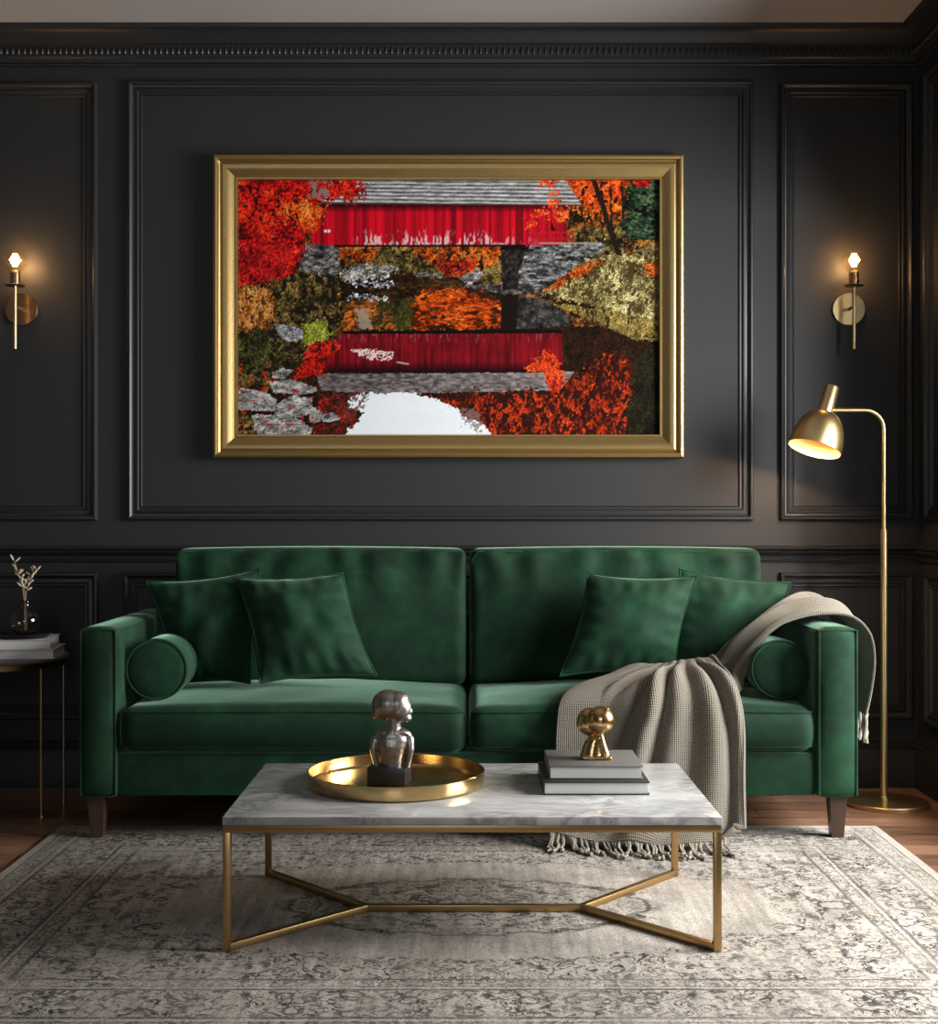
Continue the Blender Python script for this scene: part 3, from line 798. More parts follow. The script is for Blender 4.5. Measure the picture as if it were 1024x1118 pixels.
# ------------------------------------------------------------------ books on the coffee table
def book(name, label, x0, x1, y0, y1, z0, z1, cover, group, rot=0, spine='left', piv=None):
    c = Vector(((x0+x1)/2, (y0+y1)/2, z0)) if piv is None else piv
    M = Matrix.Translation(c) @ Matrix.Rotation(rot, 4, 'Z') @ Matrix.Translation(-c)
    t = thing(name, label, 'book', ((x0+x1)/2, (y0+y1)/2, z0), group); k = 0.0032
    mb = MB().box((x0, y0, z0+0.0003), (x1, y1, z0+k), 0.001, 2, M).box((x0, y0, z1-k), (x1, y1, z1), 0.001, 2, M)
    mb.box((x0, y0, z0+k), (x0+k, y1, z1-k), 0, 2, M)
    mb.build('cover', cover, t)
    MB().box((x0+k, y0+0.004, z0+k), (x1-0.005, y1-0.004, z1-k), 0, 2, M).build('page_block', M_pages, t, False)
    return t
GK = 'books stacked on the coffee table'
K1, K2 = TZ+0.0365, TZ+0.0735
book('book', 'lower book of the coffee table stack, wider and dark covered', X(593.5, 3.695), X(709.5, 3.695), 3.695, 4.00, TZ+0.0005, K1, M_cover_d, GK)
book('book', 'upper book of the coffee table stack, grey covered, with the brass ornament standing on it', X(600, 3.735), X(702.5, 3.735), 3.735, 3.99, K1, K2, M_cover, GK)

# brass ornament
OD = 3.85; ox = X(650, OD)
orn = thing('brass_ornament', 'polished brass abstract ornament with round head standing on the stacked grey book', 'ornament', (ox, OD, K2))
mb = MB(); s = OD/F
def E2(px, py, dy, r_, M=None): 
    mb.ell((X(px, OD), OD+dy, Z(py, OD)), (r_[0]*s, r_[1]*s, r_[2]*s), M, 28)
E2(655.5, 785, -0.012, (14.8, 14.8, 14.8)); E2(644, 789, 0.014, (14.2, 13, 15.5))
for i in range(41):          # slanting neck
    t_ = i/40; E2(653.5+8.0*t_**1.3, 795+33*t_, -0.006, (4.6+2.2*t_**2, 5.5+3*t_, 3.0))
for i in range(21):          # shoulder block on the left, narrowing upwards
    t_ = i/20; E2(650-4.5*t_**0.6, 806+21*t_, -0.002, (7.5+5.5*t_**0.5, 9+3*t_, 2.6))
x_, z_ = X(650.5, OD), K2
mb.box((x_-0.044, OD-0.034, z_+0.0008), (x_+0.044, OD+0.034, z_+0.012), 0.005)
o = remeshed(mb, 'ornament_body', M_brass_p, orn, 0.0022, 5)

# ------------------------------------------------------------------ side table with books, vase
SX, SY, SZ = -1.818, 5.10, 0.600
st = thing('side_table', 'small round side table with thin metal legs left of the sofa', 'table', (SX, SY, 0))
MB().lathe([(0, SZ-0.014), (0.268, SZ-0.014), (0.272, SZ-0.011), (0.272, SZ-0.003), (0.268, SZ), (0, SZ)], 72, Matrix.Translation((SX, SY, 0))).build('tabletop', m_plain('grey_stone_top', (0.16, 0.15, 0.14), 0.3), st)
MB().lathe([(0.262, SZ-0.036), (0.262, SZ-0.015), (0.258, SZ-0.015), (0.258, SZ-0.036), (0.262, SZ-0.036)], 72, Matrix.Translation((SX, SY, 0))).build('apron_ring', M_brass_d, st)
for (lx, ly) in ((X(48, 4.963), 4.963), (X(81.5, 5.225), 5.225), (2*SX-X(48, 4.963), 4.963), (2*SX-X(81.5, 5.225), 5.225)):
    k = min(1.0, 0.253/math.hypot(lx-SX, ly-SY))
    MB().tube([(SX+(lx-SX)*k, SY+(ly-SY)*k, 0.0), (SX+(lx-SX)*k, SY+(ly-SY)*k, SZ-0.014)], 0.0065, 10).build('leg', M_brass_d, st)
GS = 'books stacked on the side table'
M_wcover = m_plain('pale_book_cloth', (0.52, 0.51, 0.50), 0.6)
def sbook(label, xr, z0, z1, rot):
    c = Vector((SX+0.03, 5.06, z0))
    return book('book', label, xr-0.33, xr, 4.93, 5.17, z0, z1, M_wcover, GS, rot, piv=c)
s1, s2 = SZ+0.036, SZ+0.073
sbook('lower pale book of the pair on the side table', -1.562, SZ+0.0005, s1, math.radians(7))
sbook('upper pale book of the pair on the side table, under the dark dish', -1.580, s1, s2, math.radians(10))
DX, DY = X(30, 5.04), 5.04
o = MB().lathe([(0, 0.0), (0.085, 0.0), (0.098, 0.008), (0.102, 0.018), (0.098, 0.019), (0.092, 0.011), (0.08, 0.006), (0, 0.006)], 48, Matrix.Translation((DX-0.015, DY, s2+0.0005))).build('shallow_dish', M_black, None, True, loc=(DX-0.015, DY, s2)); fix_normals(o)
tag(o, 'shallow dark dish on the pale side table books, under the vase', 'dish')
vz = s2+0.007
vr = 16.5*DY/F; VX = X(28, DY)
vase = MB()
pr = [(0, 0.0), (0.022, 0.0)]
for i in range(1, 13):
    a = -math.pi/2+0.42+i/12*(math.pi-0.42-0.38); pr.append((vr*math.cos(a), vr+vr*math.sin(a)-0.004))
pr += [(0.017, 2*vr-0.002), (0.016, 2*vr+0.012), (0.020, 2*vr+0.020)]
inn = [(max(r_-0.0022, 0.0), z+(0.003 if z < 0.01 else 0)) for r_, z in reversed(pr)]
o = vase.lathe(pr+inn, 48, Matrix.Translation((VX, DY, vz))).build('glass_vase', M_glass, None, True, loc=(VX, DY, vz), angle=180); fix_normals(o)
tag(o, 'small round smoked glass vase holding dried stems on the side table', 'vase')
stems = [('leftmost dried stem in the glass vase, tall and thin with few pale buds', [(27, 688), (26, 652), (22, 632), (15, 612)], 7),
         ('middle dried stem in the glass vase with pale buds bending left', [(28, 688), (27, 652), (25, 636), (20, 626)], 9),
         ('rightmost dried stem in the glass vase spreading pale leaves to the right', [(29, 688), (28, 652), (32, 636), (40, 622)], 12)]
random.seed(11)
for lab, pts, nl in stems:
    W_ = [P(a, b_, DY+0.004*i) for i, (a, b_) in enumerate(pts)]
    sp = [Vector(p) for p in spline([np.array(p) for p in W_], 20)]
    t = thing('dried_stem', lab, 'dried plant', sp[0], 'dried stems in the glass vase')
    MB().tube(sp, 0.0018, 6).build('stem', M_stem, t)
    mb = MB()
    for k in range(nl):
        q_ = sp[20-int(k*12/nl)]; sd = 1 if k % 2 else -1
        d = Vector((sd*random.uniform(0.3, 0.9), random.uniform(-0.4, 0.4), random.uniform(0.4, 1.0))).normalized()
        L = random.uniform(0.011, 0.018)
        M = d.to_track_quat('Z', 'Y').to_matrix()
        mb.ell(q_+d*L, (0.0058, 0.004, L), M, 8)
    mb.build('leaf_sprays', M_leaf, t)

# ------------------------------------------------------------------ floor lamp
LD = 5.22; LX = X(965, LD)
lamp = thing('floor_lamp', 'slim brass floor lamp with bent arm and tilted dome shade, right of the sofa', 'lamp', (LX, LD, 0))
BC = Vector((X(968, LD), LD, 0))
MB().lathe([(0, 0.0), (0.158, 0.0), (0.160, 0.003), (0.160, 0.014), (0.156, 0.018), (0.02, 0.020), (0, 0.020)], 72, Matrix.Translation(BC)).build('base', M_brass, lamp)
zj = Z(578, LD)
MB().tube([(LX, LD, 0.018), (LX, LD, zj)], 0.0140, 20).build('pole', M_brass, lamp)
MB().lathe([(0, 0.018), (0.018, 0.018), (0.018, 0.03), (0.014, 0.034), (0, 0.034)], 24, Matrix.Translation((LX, LD, 0))).build('pole_collar', M_brass, lamp)
zh = Z(448, LD); rb = 0.075; xe = X(905, LD)
pts = [(LX, LD, zj-0.01), (LX, LD, zh-rb)]
pts += [(LX-rb+rb*math.cos(a), LD, zh-rb+rb*math.sin(a)) for a in [math.pi/2*i/12 for i in range(1, 13)]]
pts += [(xe, LD, zh)]
MB().tube(pts, 0.0085, 14).build('arm', M_brass, lamp)
top = P(908.5, 422.5, LD); opn = P(885.5, 491, LD)+Vector((0, -0.050, 0))
axis = (opn-top).normalized()
M = Matrix.Translation(top) @ axis.to_track_quat('Z', 'Y').to_matrix().to_4x4()
L = (opn-top).length; R_ = 28.8*LD/F; nr = 0.031
prof = [(0, 0.0), (nr*0.88, 0.0), (nr*0.93, 0.004), (nr, 0.12), (nr*1.02, 0.124)]
MB().lathe(prof+[(0, 0.124)], 48, M).build('socket_housing', M_brass, lamp)
bell = []
for i in range(17):
    t_ = i/16; bell.append((nr*0.98+(R_-nr*0.98)*math.sin(t_*math.pi/2)**0.85, 0.112+(L-0.112)*(1-math.cos(t_*math.pi/2))**0.9 if i else 0.118))
bell[-1] = (R_, L)
inn = [(r_-0.003, z+0.003) if z < L-0.001 else (r_-0.003, L) for r_, z in reversed(bell)]
sh = MB().lathe(bell+inn[:1], 64, M).build('lamp_shade', M_brass, lamp, True, angle=60); fix_normals(sh)
o = MB().lathe(inn+[(0, 0.121)], 64, M).build('shade_lining', m_plain('warm_shade_lining', (0.62, 0.40, 0.18), 0.5), sh, True, angle=60); fix_normals(o)
o['label'] = 'warm lit inside of the shade'
bp = M @ Vector((0, 0, L*0.74))
MB().ell(bp, (0.026, 0.026, 0.026)).build('bulb', M_lampbulb, lamp)['label'] = 'glowing warm bulb inside the shade'
def point(name, loc, e, col, rad, parent):
    l = bpy.data.lights.new(name, 'POINT'); l.energy = e; l.color = col; l.shadow_soft_size = rad
    o = bpy.data.objects.new(name, l); link(o, parent, loc); return o
sl = bpy.data.lights.new('lamp_glow', 'SPOT'); sl.energy = 17.0; sl.color = (1.0, 0.60, 0.30); sl.shadow_soft_size = 0.05
sl.spot_size = math.radians(177); sl.spot_blend = 0.12
so = bpy.data.objects.new('lamp_glow', sl); link(so, lamp, M @ Vector((0, 0, L*0.9))); so.rotation_euler = (-axis).to_track_quat('Z', 'Y').to_euler()

# ------------------------------------------------------------------ wall sconces
def sconce(label, px_plate, py_plate, mat_plate):
    d = WALL; cx, cz = X(px_plate, d), Z(py_plate, d)
    t = thing('wall_sconce', label, 'lamp', (cx, d, cz), 'brass wall sconces')
    r_ = 18.0*d/F
    M = Matrix.Translation((cx, d, cz)) @ Matrix.Rotation(math.pi/2, 4, 'X')
    MB().lathe([(0, 0.0), (r_, 0.0), (r_, 0.008), (r_*0.96, 0.012), (0, 0.013)], 56, M).build('backplate', mat_plate, t)
    rd = d-0.085; k = rd/F
    MB().tube([(cx, d-0.012, cz), (cx, rd, cz)], 0.0065, 10).build('bracket', M_black if mat_plate is M_brass else M_brass, t)
    zt_, zb_ = H-(312-CY)*k, H-(381-CY)*k
    MB().tube([(cx, rd, zb_), (cx, rd, zt_)], 0.0075, 12).build('rod', M_brass, t)
    MB().lathe([(0, 0), (0.036, 0.0), (0.040, 0.004), (0.036, 0.006), (0, 0.006)], 32, Matrix.Translation((cx, rd, zt_-0.002))).build('drip_dish', M_black, t)
    zs = H-(298-CY)*k
    MB().lathe([(0.021, zt_), (0.021, zs), (0.0185, zs), (0.0185, zt_)], 24, Matrix.Translation((cx, rd, 0))).build('socket_cup', M_copper_refl, t)
    MB().lathe([(0, zt_), (0.013, zt_), (0.013, zs+0.012), (0, zs+0.012)], 20, Matrix.Translation((cx, rd, 0))).build('socket', M_brass, t)
    zc = H-(284-CY)*k; br = 13.5*k
    pr = [(0.013, zs-zc)]
    for i in range(14):
        a = -math.pi/2+0.5+(math.pi-0.5)*i/13; pr.append((max(br*math.cos(a), 0.0), br*math.sin(a)))
    pr[-1] = (0, br)
    o = MB().lathe(pr, 40, Matrix.Translation((cx, rd, zc))).build('bulb', M_glassbulb, t, True, angle=180); fix_normals(o)
    o['label'] = 'clear round glass bulb'; o.visible_shadow = True
    f = MB()
    for i in range(7):
        a = 2*math.pi*i/7; x, y = 0.010*math.cos(a), 0.010*math.sin(a)
        f.tube([(cx+x*0.7, rd+y*0.7, zc-0.026), (cx+x, rd+y, zc), (cx+x*0.7, rd+y*0.7, zc+0.026)], 0.0036, 6)
    f.build('filament', M_filament, t)['label'] = 'glowing filament'
    point('sconce_glow', (cx, rd, zc), 5.5, (1.0, 0.57, 0.25), 0.024, t)
    return t, Vector((cx, rd, zc))
for lab, px, py, mp in (('brass wall sconce with lit globe bulb above the floor lamp', 926, 338, M_brass),
                        ('brass wall sconce with lit globe bulb at the left edge of the wall', 24, 338, M_copper_refl)):  # left plate browner: angled reflection put into its colour
    sconce(lab, px, py, mp)

# ------------------------------------------------------------------ framed picture
FX0, FX1, FZ0, FZ1 = X(232, 5.49), X(747, 5.49), Z(500, 5.49), Z(168, 5.49)
pic = thing('framed_picture', 'large gold framed picture of a red covered bridge over an autumn river', 'picture', ((FX0+FX1)/2, WALL, FZ0))
fw = X(261, 5.51)-FX0-0.006
FP = [(0, 0.004), (0, 0.052), (0.004, 0.060), (0.012, 0.063), (0.020, 0.060), (0.024, 0.050), (0.029, 0.046), (0.034, 0.049), (0.040, 0.051), (0.048, 0.050),
      (0.062, 0.044), (0.074, 0.037), (0.084, 0.033), (0.088, 0.031), (0.091, 0.035), (0.097, 0.034), (fw-0.002, 0.024), (fw, 0.010)]
mb = MB(); rect_moulding(mb, Vector((FX0, WALL, FZ0)), U, V, N, FX1-FX0, FZ1-FZ0, FP)
o = mb.build('frame', M_gold, pic, True, angle=25); fix_normals(o); o['label'] = 'moulded gold frame'

# the painted image, built as coloured patches on the flat canvas
GX0, GX1, GY0, GY1 = 261.0, 718.0, 197.0, 472.0
def paint():
    SC = 1.3; W_, H_ = int((GX1-GX0)*SC), int((GY1-GY0)*SC)
    px, py = np.meshgrid(GX0+(np.arange(W_)+0.5)/SC, GY0+(np.arange(H_)+0.5)/SC)
    def hsh(i, j, s):
        n = (i.astype(np.int64)*374761393+j.astype(np.int64)*668265263+int(s*1013)*974711) & 0xffffffff
        n = ((n ^ (n >> 13))*1274126177) & 0xffffffff
        return ((n ^ (n >> 16)) & 0xffff)/65535.0
    def vn(x, y, s=0):
        i, j = np.floor(x), np.floor(y); fx, fy = x-i, y-j; fx = fx*fx*(3-2*fx); fy = fy*fy*(3-2*fy)
        a, b_, c, d = hsh(i, j, s), hsh(i+1, j, s), hsh(i, j+1, s), hsh(i+1, j+1, s)
        return (a*(1-fx)+b_*fx)*(1-fy)+(c*(1-fx)+d*fx)*fy
    def fb(sx, sy, s=0, o_=3):
        r_ = 0; a = 0.5; t_ = 0
        for k in range(o_): r_ = r_+a*vn(px/sx*2**k, py/sy*2**k, s+k*7); t_ += a; a *= 0.55
        return r_/t_
    img = np.zeros((H_, W_, 3))
    def rgb(*c): return np.array(c, float)
    def put(m, col):
        nonlocal img
        m = np.clip(m, 0, 1)[..., None]; img = img*(1-m)+np.asarray(col, float)*m
    def poly(pts, jit=0.0, js=4.0, s=0):
        fj = jit*1.5 if jit >= 4 else jit*0.6
        x = px+jit*1.7*(fb(js*1.3, js*1.3, s)-0.5)+fj*(vn(px/1.7, py/1.7, s+11)-0.5); y = py+jit*1.7*(fb(js*1.3, js*1.3, s+3)-0.5)+fj*(vn(px/1.7, py/1.7, s+12)-0.5); ins = np.zeros(px.shape, bool); n = len(pts)
        for i in range(n):
            (xa, ya), (xb, yb) = pts[i], pts[(i+1) % n]
            if ya == yb: continue
            c = ((ya > y) != (yb > y)) & (x < (xb-xa)*(y-ya)/(yb-ya)+xa); ins ^= c
        return ins.astype(float)
    def seg(a, b_, w, jit=0.0):
        a, b_ = np.array(a, float), np.array(b_, float); d = b_-a; L2 = d@d
        x, y = px+jit*(fb(6, 6, 77)-0.5), py
        t_ = np.clip(((x-a[0])*d[0]+(y-a[1])*d[1])/L2, 0, 1); dist = np.hypot(x-a[0]-t_*d[0], y-a[1]-t_*d[1])
        return np.clip(w-dist+0.5, 0, 1)
    def leaves(pal, s=2.6, seed=0, gap=0.0, gapc=(25, 12, 8), sx=1.0, big=14, jitter=0.3):
        """patchy foliage: palette picked by cell + large noise"""
        x, y = px/sx+2.2*(fb(3, 3, seed+20)-0.5), py+2.2*(fb(3, 3, seed+21)-0.5)
        h1 = hsh(np.floor(x/s), np.floor(y/s), seed)
        k = np.clip(0.62*(fb(big*sx, big, seed+5, 3)-0.5)*2.2+0.5+jitter*2*(h1-0.5), 0, 0.999)
        pal = np.array(pal, float); idx = k*(len(pal)-1); i0 = idx.astype(int); f = (idx-i0)[..., None]
        c = pal[i0]*(1-f)+pal[np.minimum(i0+1, len(pal)-1)]*f
        c = c*(0.5+0.85*hsh(np.floor(x/s*1.7), np.floor(y/s*1.7), seed+9))[..., None]
        if gap > 0:
            g = np.clip((gap-fb(5*sx, 5, seed+30, 3))/0.06, 0, 1)[..., None]; c = c*(1-g)+rgb(*gapc)*g
        return np.clip(c, 0, 255)
    def stones(s=8, seed=0, lo=45, hi=165, tint=(1, 0.99, 0.97), fx=1.8):
        s = s*0.62; n = fb(s*fx, s*0.8, seed, 4); cr = np.abs(fb(s*fx*0.8, s*0.7, seed+4, 3)-0.5)
        v = lo+(hi-lo)*np.clip((n-0.25)*1.9, 0, 1); v = v*np.clip(0.25+cr*14, 0, 1)*(0.8+0.4*hsh(np.floor(px*1.2), np.floor(py*1.2), seed))
        return v[..., None]*rgb(*tint)
    RED = [(50, 6, 8), (140, 10, 16), (196, 20, 18), (214, 38, 22), (222, 70, 28)]
    ORG = [(40, 22, 12), (120, 52, 16), (190, 78, 20), (224, 102, 28), (214, 132, 44)]
    BRN = [(20, 14, 8), (44, 28, 14), (86, 52, 20), (136, 82, 28), (170, 112, 44)]
    OLV = [(20, 18, 10), (46, 40, 20), (84, 70, 34), (120, 98, 50), (158, 130, 76)]
    GRS = [(34, 30, 18), (86, 76, 40), (136, 124, 76), (172, 162, 108), (198, 188, 140)]
    EVG = [(6, 10, 7), (16, 28, 18), (30, 50, 32), (52, 74, 50), (84, 104, 72)]
    # background woods
    img[:] = leaves(BRN, 2.4, 1, 0.36)
    put(poly([(612, 190), (722, 190), (722, 236), (640, 240), (612, 215)], 8, 9, 2), leaves(ORG, 2.6, 3, 0.34))
    put(poly([(612, 190), (690, 190), (684, 222), (630, 222)], 8, 8, 61), leaves([(70, 20, 10), (180, 52, 18), (226, 80, 26), (236, 100, 34)], 2.6, 63, 0.38))
    put(poly([(620, 252), (680, 246), (680, 282), (620, 276)], 6, 8, 5), leaves(OLV, 2.4, 6, 0.38))
    for (a, b_, w, j) in (((646, 194), (676, 284), 3.0, 3), ((664, 205), (668, 250), 1.2, 5), ((680, 215), (679, 246), 1.6, 4), ((632, 220), (640, 262), 1.0, 6), ((654, 230), (657, 262), 0.8, 6), ((622, 225), (620, 250), 0.8, 5), ((676, 200), (680, 230), 1.3, 5)):
        put(seg(a, b_, w, j)*0.95, (26, 17, 13))
    put(poly([(684, 205), (700, 192), (722, 192), (722, 262), (690, 264), (674, 246), (686, 232), (676, 226)], 6, 7, 8), leaves(EVG, 2.0, 9, 0.36, (6, 9, 6), 1.8))
    put(poly([(690, 200), (704, 192), (712, 200), (700, 206)], 4, 4, 12), leaves(RED, 2.4, 13, 0.45, (10, 20, 10)))
    put(poly([(690, 268), (722, 264), (722, 282), (690, 282)], 2, 6, 14), leaves(OLV, 2.2, 15, 0.35)); put(seg((693, 273), (722, 274), 1.2), (96, 84, 74))
    # grass bank on the right
    put(poly([(588, 318), (604, 300), (636, 284), (668, 276), (722, 276), (722, 352), (690, 348), (650, 334), (610, 324)], 4, 6, 16), leaves(GRS, 1.7, 17, 0.40, (64, 50, 26), 0.8))
    put(poly([(590, 318), (604, 302), (640, 286), (664, 282), (640, 296), (612, 312)], 4, 5, 18), leaves(ORG, 2.0, 19, 0.4, (60, 40, 18))*0.8)
    put(poly([(700, 290), (722, 280), (722, 300), (704, 300)], 3, 5, 18), leaves(ORG, 2.0, 23, 0.4, (120, 90, 40))*0.95)
    # under the bridge
    put(poly([(366, 266), (556, 266), (556, 312), (366, 318)]), leaves(OLV, 2.3, 21, 0.37, (24, 16, 10)))
    put(poly([(366, 266), (420, 266), (404, 288), (372, 284)], 5, 6, 22), leaves(ORG, 2.4, 23, 0.36, (40, 20, 10))*0.8)
    put(poly([(448, 268), (550, 268), (548, 296), (510, 304), (488, 298), (460, 284)], 7, 7, 24), leaves(ORG, 2.4, 25, 0.42, (50, 16, 8))*0.88)
    put(poly([(470, 284), (520, 280), (516, 302), (488, 302)], 5, 6, 26), leaves([(60, 12, 8), (150, 34, 12), (206, 66, 20)], 2.4, 27, 0.4))
    put(poly([(526, 292), (552, 280), (552, 312), (526, 306)], 4, 5, 28), leaves(OLV, 2.2, 29, 0.34)*1.1)
    # water surface, upper part with reflected trees
    put(poly([(372, 306), (430, 298), (500, 302), (556, 316), (560, 364), (372, 364)], 2, 5, 30), leaves([(18, 12, 8), (40, 24, 12), (74, 48, 20)], 2.6, 31, 0.3, sx=2.5))
    put(poly([(448, 322), (490, 312), (520, 316), (548, 330), (546, 358), (450, 358), (444, 340)], 7, 6, 32), leaves([(80, 24, 6), (180, 64, 12), (226, 88, 18), (232, 104, 34)], 2.4, 33, 0.43, (56, 22, 8), 2.2)*0.9)
    put(poly([(372, 330), (400, 322), (436, 330), (438, 358), (372, 360)], 4, 6, 34), leaves([(50, 44, 20), (120, 70, 22), (200, 96, 28)], 2.4, 35, 0.42, (46, 42, 18), 1.6))
    put(poly([(388, 338), (402, 334), (406, 356), (396, 358)], 4, 5, 36)*0.8, (150, 138, 126))
    put(poly([(428, 326), (452, 322), (450, 358), (430, 358)], 4, 6, 37)*0.9, leaves([(24, 24, 10), (56, 56, 22), (92, 84, 32)], 2.5, 38, 0, sx=0.7))
    put(poly([(546, 318), (572, 322), (600, 328), (620, 344), (620, 366), (546, 366)], 1, 4, 39), stones(9, 40, 20, 92, (1, .97, .95), 0.8))
    put(poly([(546, 314), (566, 318), (562, 366), (546, 366)], 2, 4, 41), (22, 15, 12))
    # river stones and rapids
    put(poly([(372, 296), (398, 286), (436, 292), (420, 302), (376, 306)], 4, 4, 42), stones(4, 43, 60, 225, (1, .98, .94), 1.6))
    for (xa, xb, yy, w) in ((380, 430, 309, 2.4), (376, 424, 323, 2.0)):
        put(poly([(xa, yy), (xa+8, yy-w-1), (xb, yy-w*0.4), (xb-6, yy+w)], 5, 4, 44+yy), np.clip(fb(5, 2, 45)*340-20, 70, 245)[..., None]*rgb(.96, 1, 1.02))
    put(poly([(458, 296), (480, 297), (484, 303), (456, 300)], 3, 3, 46), stones(3, 47, 50, 190)); put(poly([(502, 302), (520, 292), (528, 300), (512, 312)], 3, 4, 48), stones(5, 49, 60, 190))
    put(poly([(500, 310), (548, 308), (592, 314), (592, 320), (548, 320)], 2, 4, 50), stones(4, 51, 26, 130, (1, .93, .88)))
    # stone abutments
    put(poly([(328, 268), (368, 264), (373, 294), (366, 302), (328, 300)], 3, 4, 52), stones(5, 53, 26, 150))
    put(poly([(546, 268), (574, 268), (570, 314), (548, 316)], 1, 4, 54), stones(6, 55, 14, 62, (1, .9, .84), 0.6))
    put(poly([(574, 268), (660, 265), (658, 274), (636, 282), (612, 302), (596, 314), (566, 314), (566, 296)], 2, 4, 56), stones(5.0, 57, 22, 168, (1, 1, 1), 2.2))
    # bridge: red boards, shade under the eaves, worn white foot
    bd = vn(px/2.7, py*0+3, 60)+0.5*vn(px/1.1, py/40, 61)
    board = rgb(196, 10, 32)*(0.62+0.36*bd)[..., None]
    board = board*np.clip((py-221)/11, 0.16, 1)[..., None]
    worn = np.clip((fb(2.6, 9, 62, 3)-0.66+0.016*(py-253))/0.05, 0, 1)*np.clip((py-246)/12, 0, 1)*np.clip((px-384)/12, 0, 1)*np.clip((600-px)/60, 0, 1)
    wall = poly([(340, 220), (617, 220), (618, 266), (576, 268), (372, 268), (340, 266)])
    put(wall, board); put(wall*worn*0.85, rgb(206, 190, 190))
    put(wall*np.clip((vn(px/2.7, py*0+9, 64)-0.82)/0.05, 0, 1)*0.55, (70, 6, 14))
    put(seg((356, 252), (360, 252), 1.6), (220, 214, 200)); put(seg((358, 250), (358, 266), 0.3), (120, 10, 20))
    put(poly([(600, 240), (606, 252), (600, 252)]), (18, 8, 8)); put(poly([(605, 228), (618, 228), (618, 264), (605, 264)])*0.35, (60, 6, 14))
    put(seg((366, 268), (576, 267.5), 1.1), (26, 8, 8)); put(poly([(546, 268), (578, 268), (574, 273), (546, 272)]), (12, 8, 8))
    for (a, b_, w) in (((586, 254), (625, 253), 0.9), ((587, 260), (624, 260), 0.8), ((600, 253), (600, 266), 1.0), ((624, 253), (624, 265), 0.9), ((574, 268), (588, 256), 1.0), ((612, 254), (612, 265), 0.6)): put(seg(a, b_, w), (164, 22, 34))
    put(seg((588, 265), (654, 265), 0.8), (150, 140, 132))
    # shingle roof
    rf = poly([(330, 192), (612, 192), (634, 223.5), (500, 222.5), (345, 221.5)], 0.5, 3, 65)
    row = np.sin((py-0.012*(px-512)+2.0*fb(40, 10, 66))*2*np.pi/4.1)
    put(rf, np.clip(132+50*(fb(9, 2.2, 67, 3)-0.5)*2+52*row*(0.5+fb(14, 4, 68))+40*(hsh(np.floor(px*1.2), np.floor(py*1.2), 69)-0.5), 30, 215)[..., None]*rgb(1, 1, 1.01))
    put(seg((345, 222), (634, 224), 0.8), (70, 52, 52))
    # maple over the right end of the roof
    for pts, s_ in (([(578, 236), (604, 222), (622, 226), (618, 240), (590, 240), (572, 252)], 70), ([(580, 198), (606, 196), (612, 224), (598, 224), (596, 206)], 73), ([(604, 232), (620, 234), (616, 244), (606, 242)], 76)):
        put(poly(pts, 7, 5, s_)*(fb(4, 4, s_+1, 2) > 0.42), leaves([(190, 40, 16), (224, 62, 24), (232, 88, 32), (228, 120, 44)], 2.6, s_+2))
    # red maple on the left
    put(poly([(255, 190), (392, 190), (398, 208), (384, 218), (352, 219), (352, 244), (338, 256), (334, 274), (318, 300), (300, 312), (276, 308), (255, 316)], 9, 7, 80), leaves(RED, 2.5, 81, 0.35, (44, 8, 10)))
    put(poly([(306, 222), (338, 214), (358, 228), (350, 246), (334, 250), (316, 240)], 9, 6, 83), leaves([(150, 30, 12), (218, 70, 20), (232, 108, 36), (236, 140, 60)], 2.5, 84, 0.36, (60, 14, 8)))
    put(poly([(258, 270), (320, 262), (310, 306), (262, 312)], 8, 7, 86)*0.7, leaves([(90, 8, 14), (170, 16, 26), (206, 30, 30)], 2.4, 87, 0.36, (40, 6, 8)))
    put(poly([(340, 196), (364, 198), (358, 218), (338, 216)], 5, 5, 88)*(fb(4, 4, 89, 2) > 0.52), (118, 112, 108))
    put(seg((286, 196), (278, 236), 0.9, 6), (30, 8, 8)); put(seg((300, 214), (316, 206), 0.6, 4), (34, 10, 10))
    # left bank: tall dry grass, bushes, rocks
    put(poly([(255, 312), (290, 308), (330, 296), (366, 300), (374, 322), (372, 352), (356, 378), (330, 404), (300, 412), (255, 420)], 5, 6, 90), leaves(OLV, 1.9, 91, 0.46, (26, 22, 13), 0.9, 9)*0.9)
    put(poly([(255, 314), (296, 312), (304, 344), (286, 366), (255, 362)], 6, 6, 92), leaves([(90, 48, 18), (160, 92, 34), (200, 130, 60), (222, 164, 96)], 1.8, 93, 0.40, (74, 44, 20), 0.6, 9)*0.95)
    put(poly([(255, 360), (290, 356), (300, 384), (284, 402), (255, 396)], 5, 6, 94), leaves([(18, 18, 10), (50, 52, 26), (90, 92, 44)], 2.0, 95, 0.36, (16, 16, 10)))
    put(poly([(332, 352), (352, 348), (364, 362), (348, 376), (330, 376)], 4, 5, 96), leaves([(90, 96, 26), (140, 146, 44), (176, 180, 80)], 1.8, 97, 0.3, (60, 64, 20), 0.6))
    for pts, s_ in (([(302, 352), (318, 354), (332, 358), (332, 368), (314, 372), (304, 362)], 98),):
        put(poly(pts, 1.5, 4, s_), stones(5, s_, 80, 200, (1, 1, 1.02)))
    # lower water: dark ground, then the reflections
    low = poly([(378, 362), (725, 352), (725, 480), (255, 480), (300, 412), (352, 380)], 2, 5, 100)
    put(low, leaves([(16, 10, 8), (34, 20, 12), (60, 26, 12)], 2.6, 101, sx=0.7))
    put(poly([(600, 330), (660, 336), (725, 350), (725, 372), (690, 368), (640, 346)], 3, 4, 102), leaves([(70, 58, 28), (120, 104, 52), (160, 136, 76)], 1.8, 103, 0.36, (40, 30, 14), 0.5))
    rb_ = poly([(372, 363), (612, 362), (614, 402), (352, 404), (356, 378)], 1.2, 4, 104)
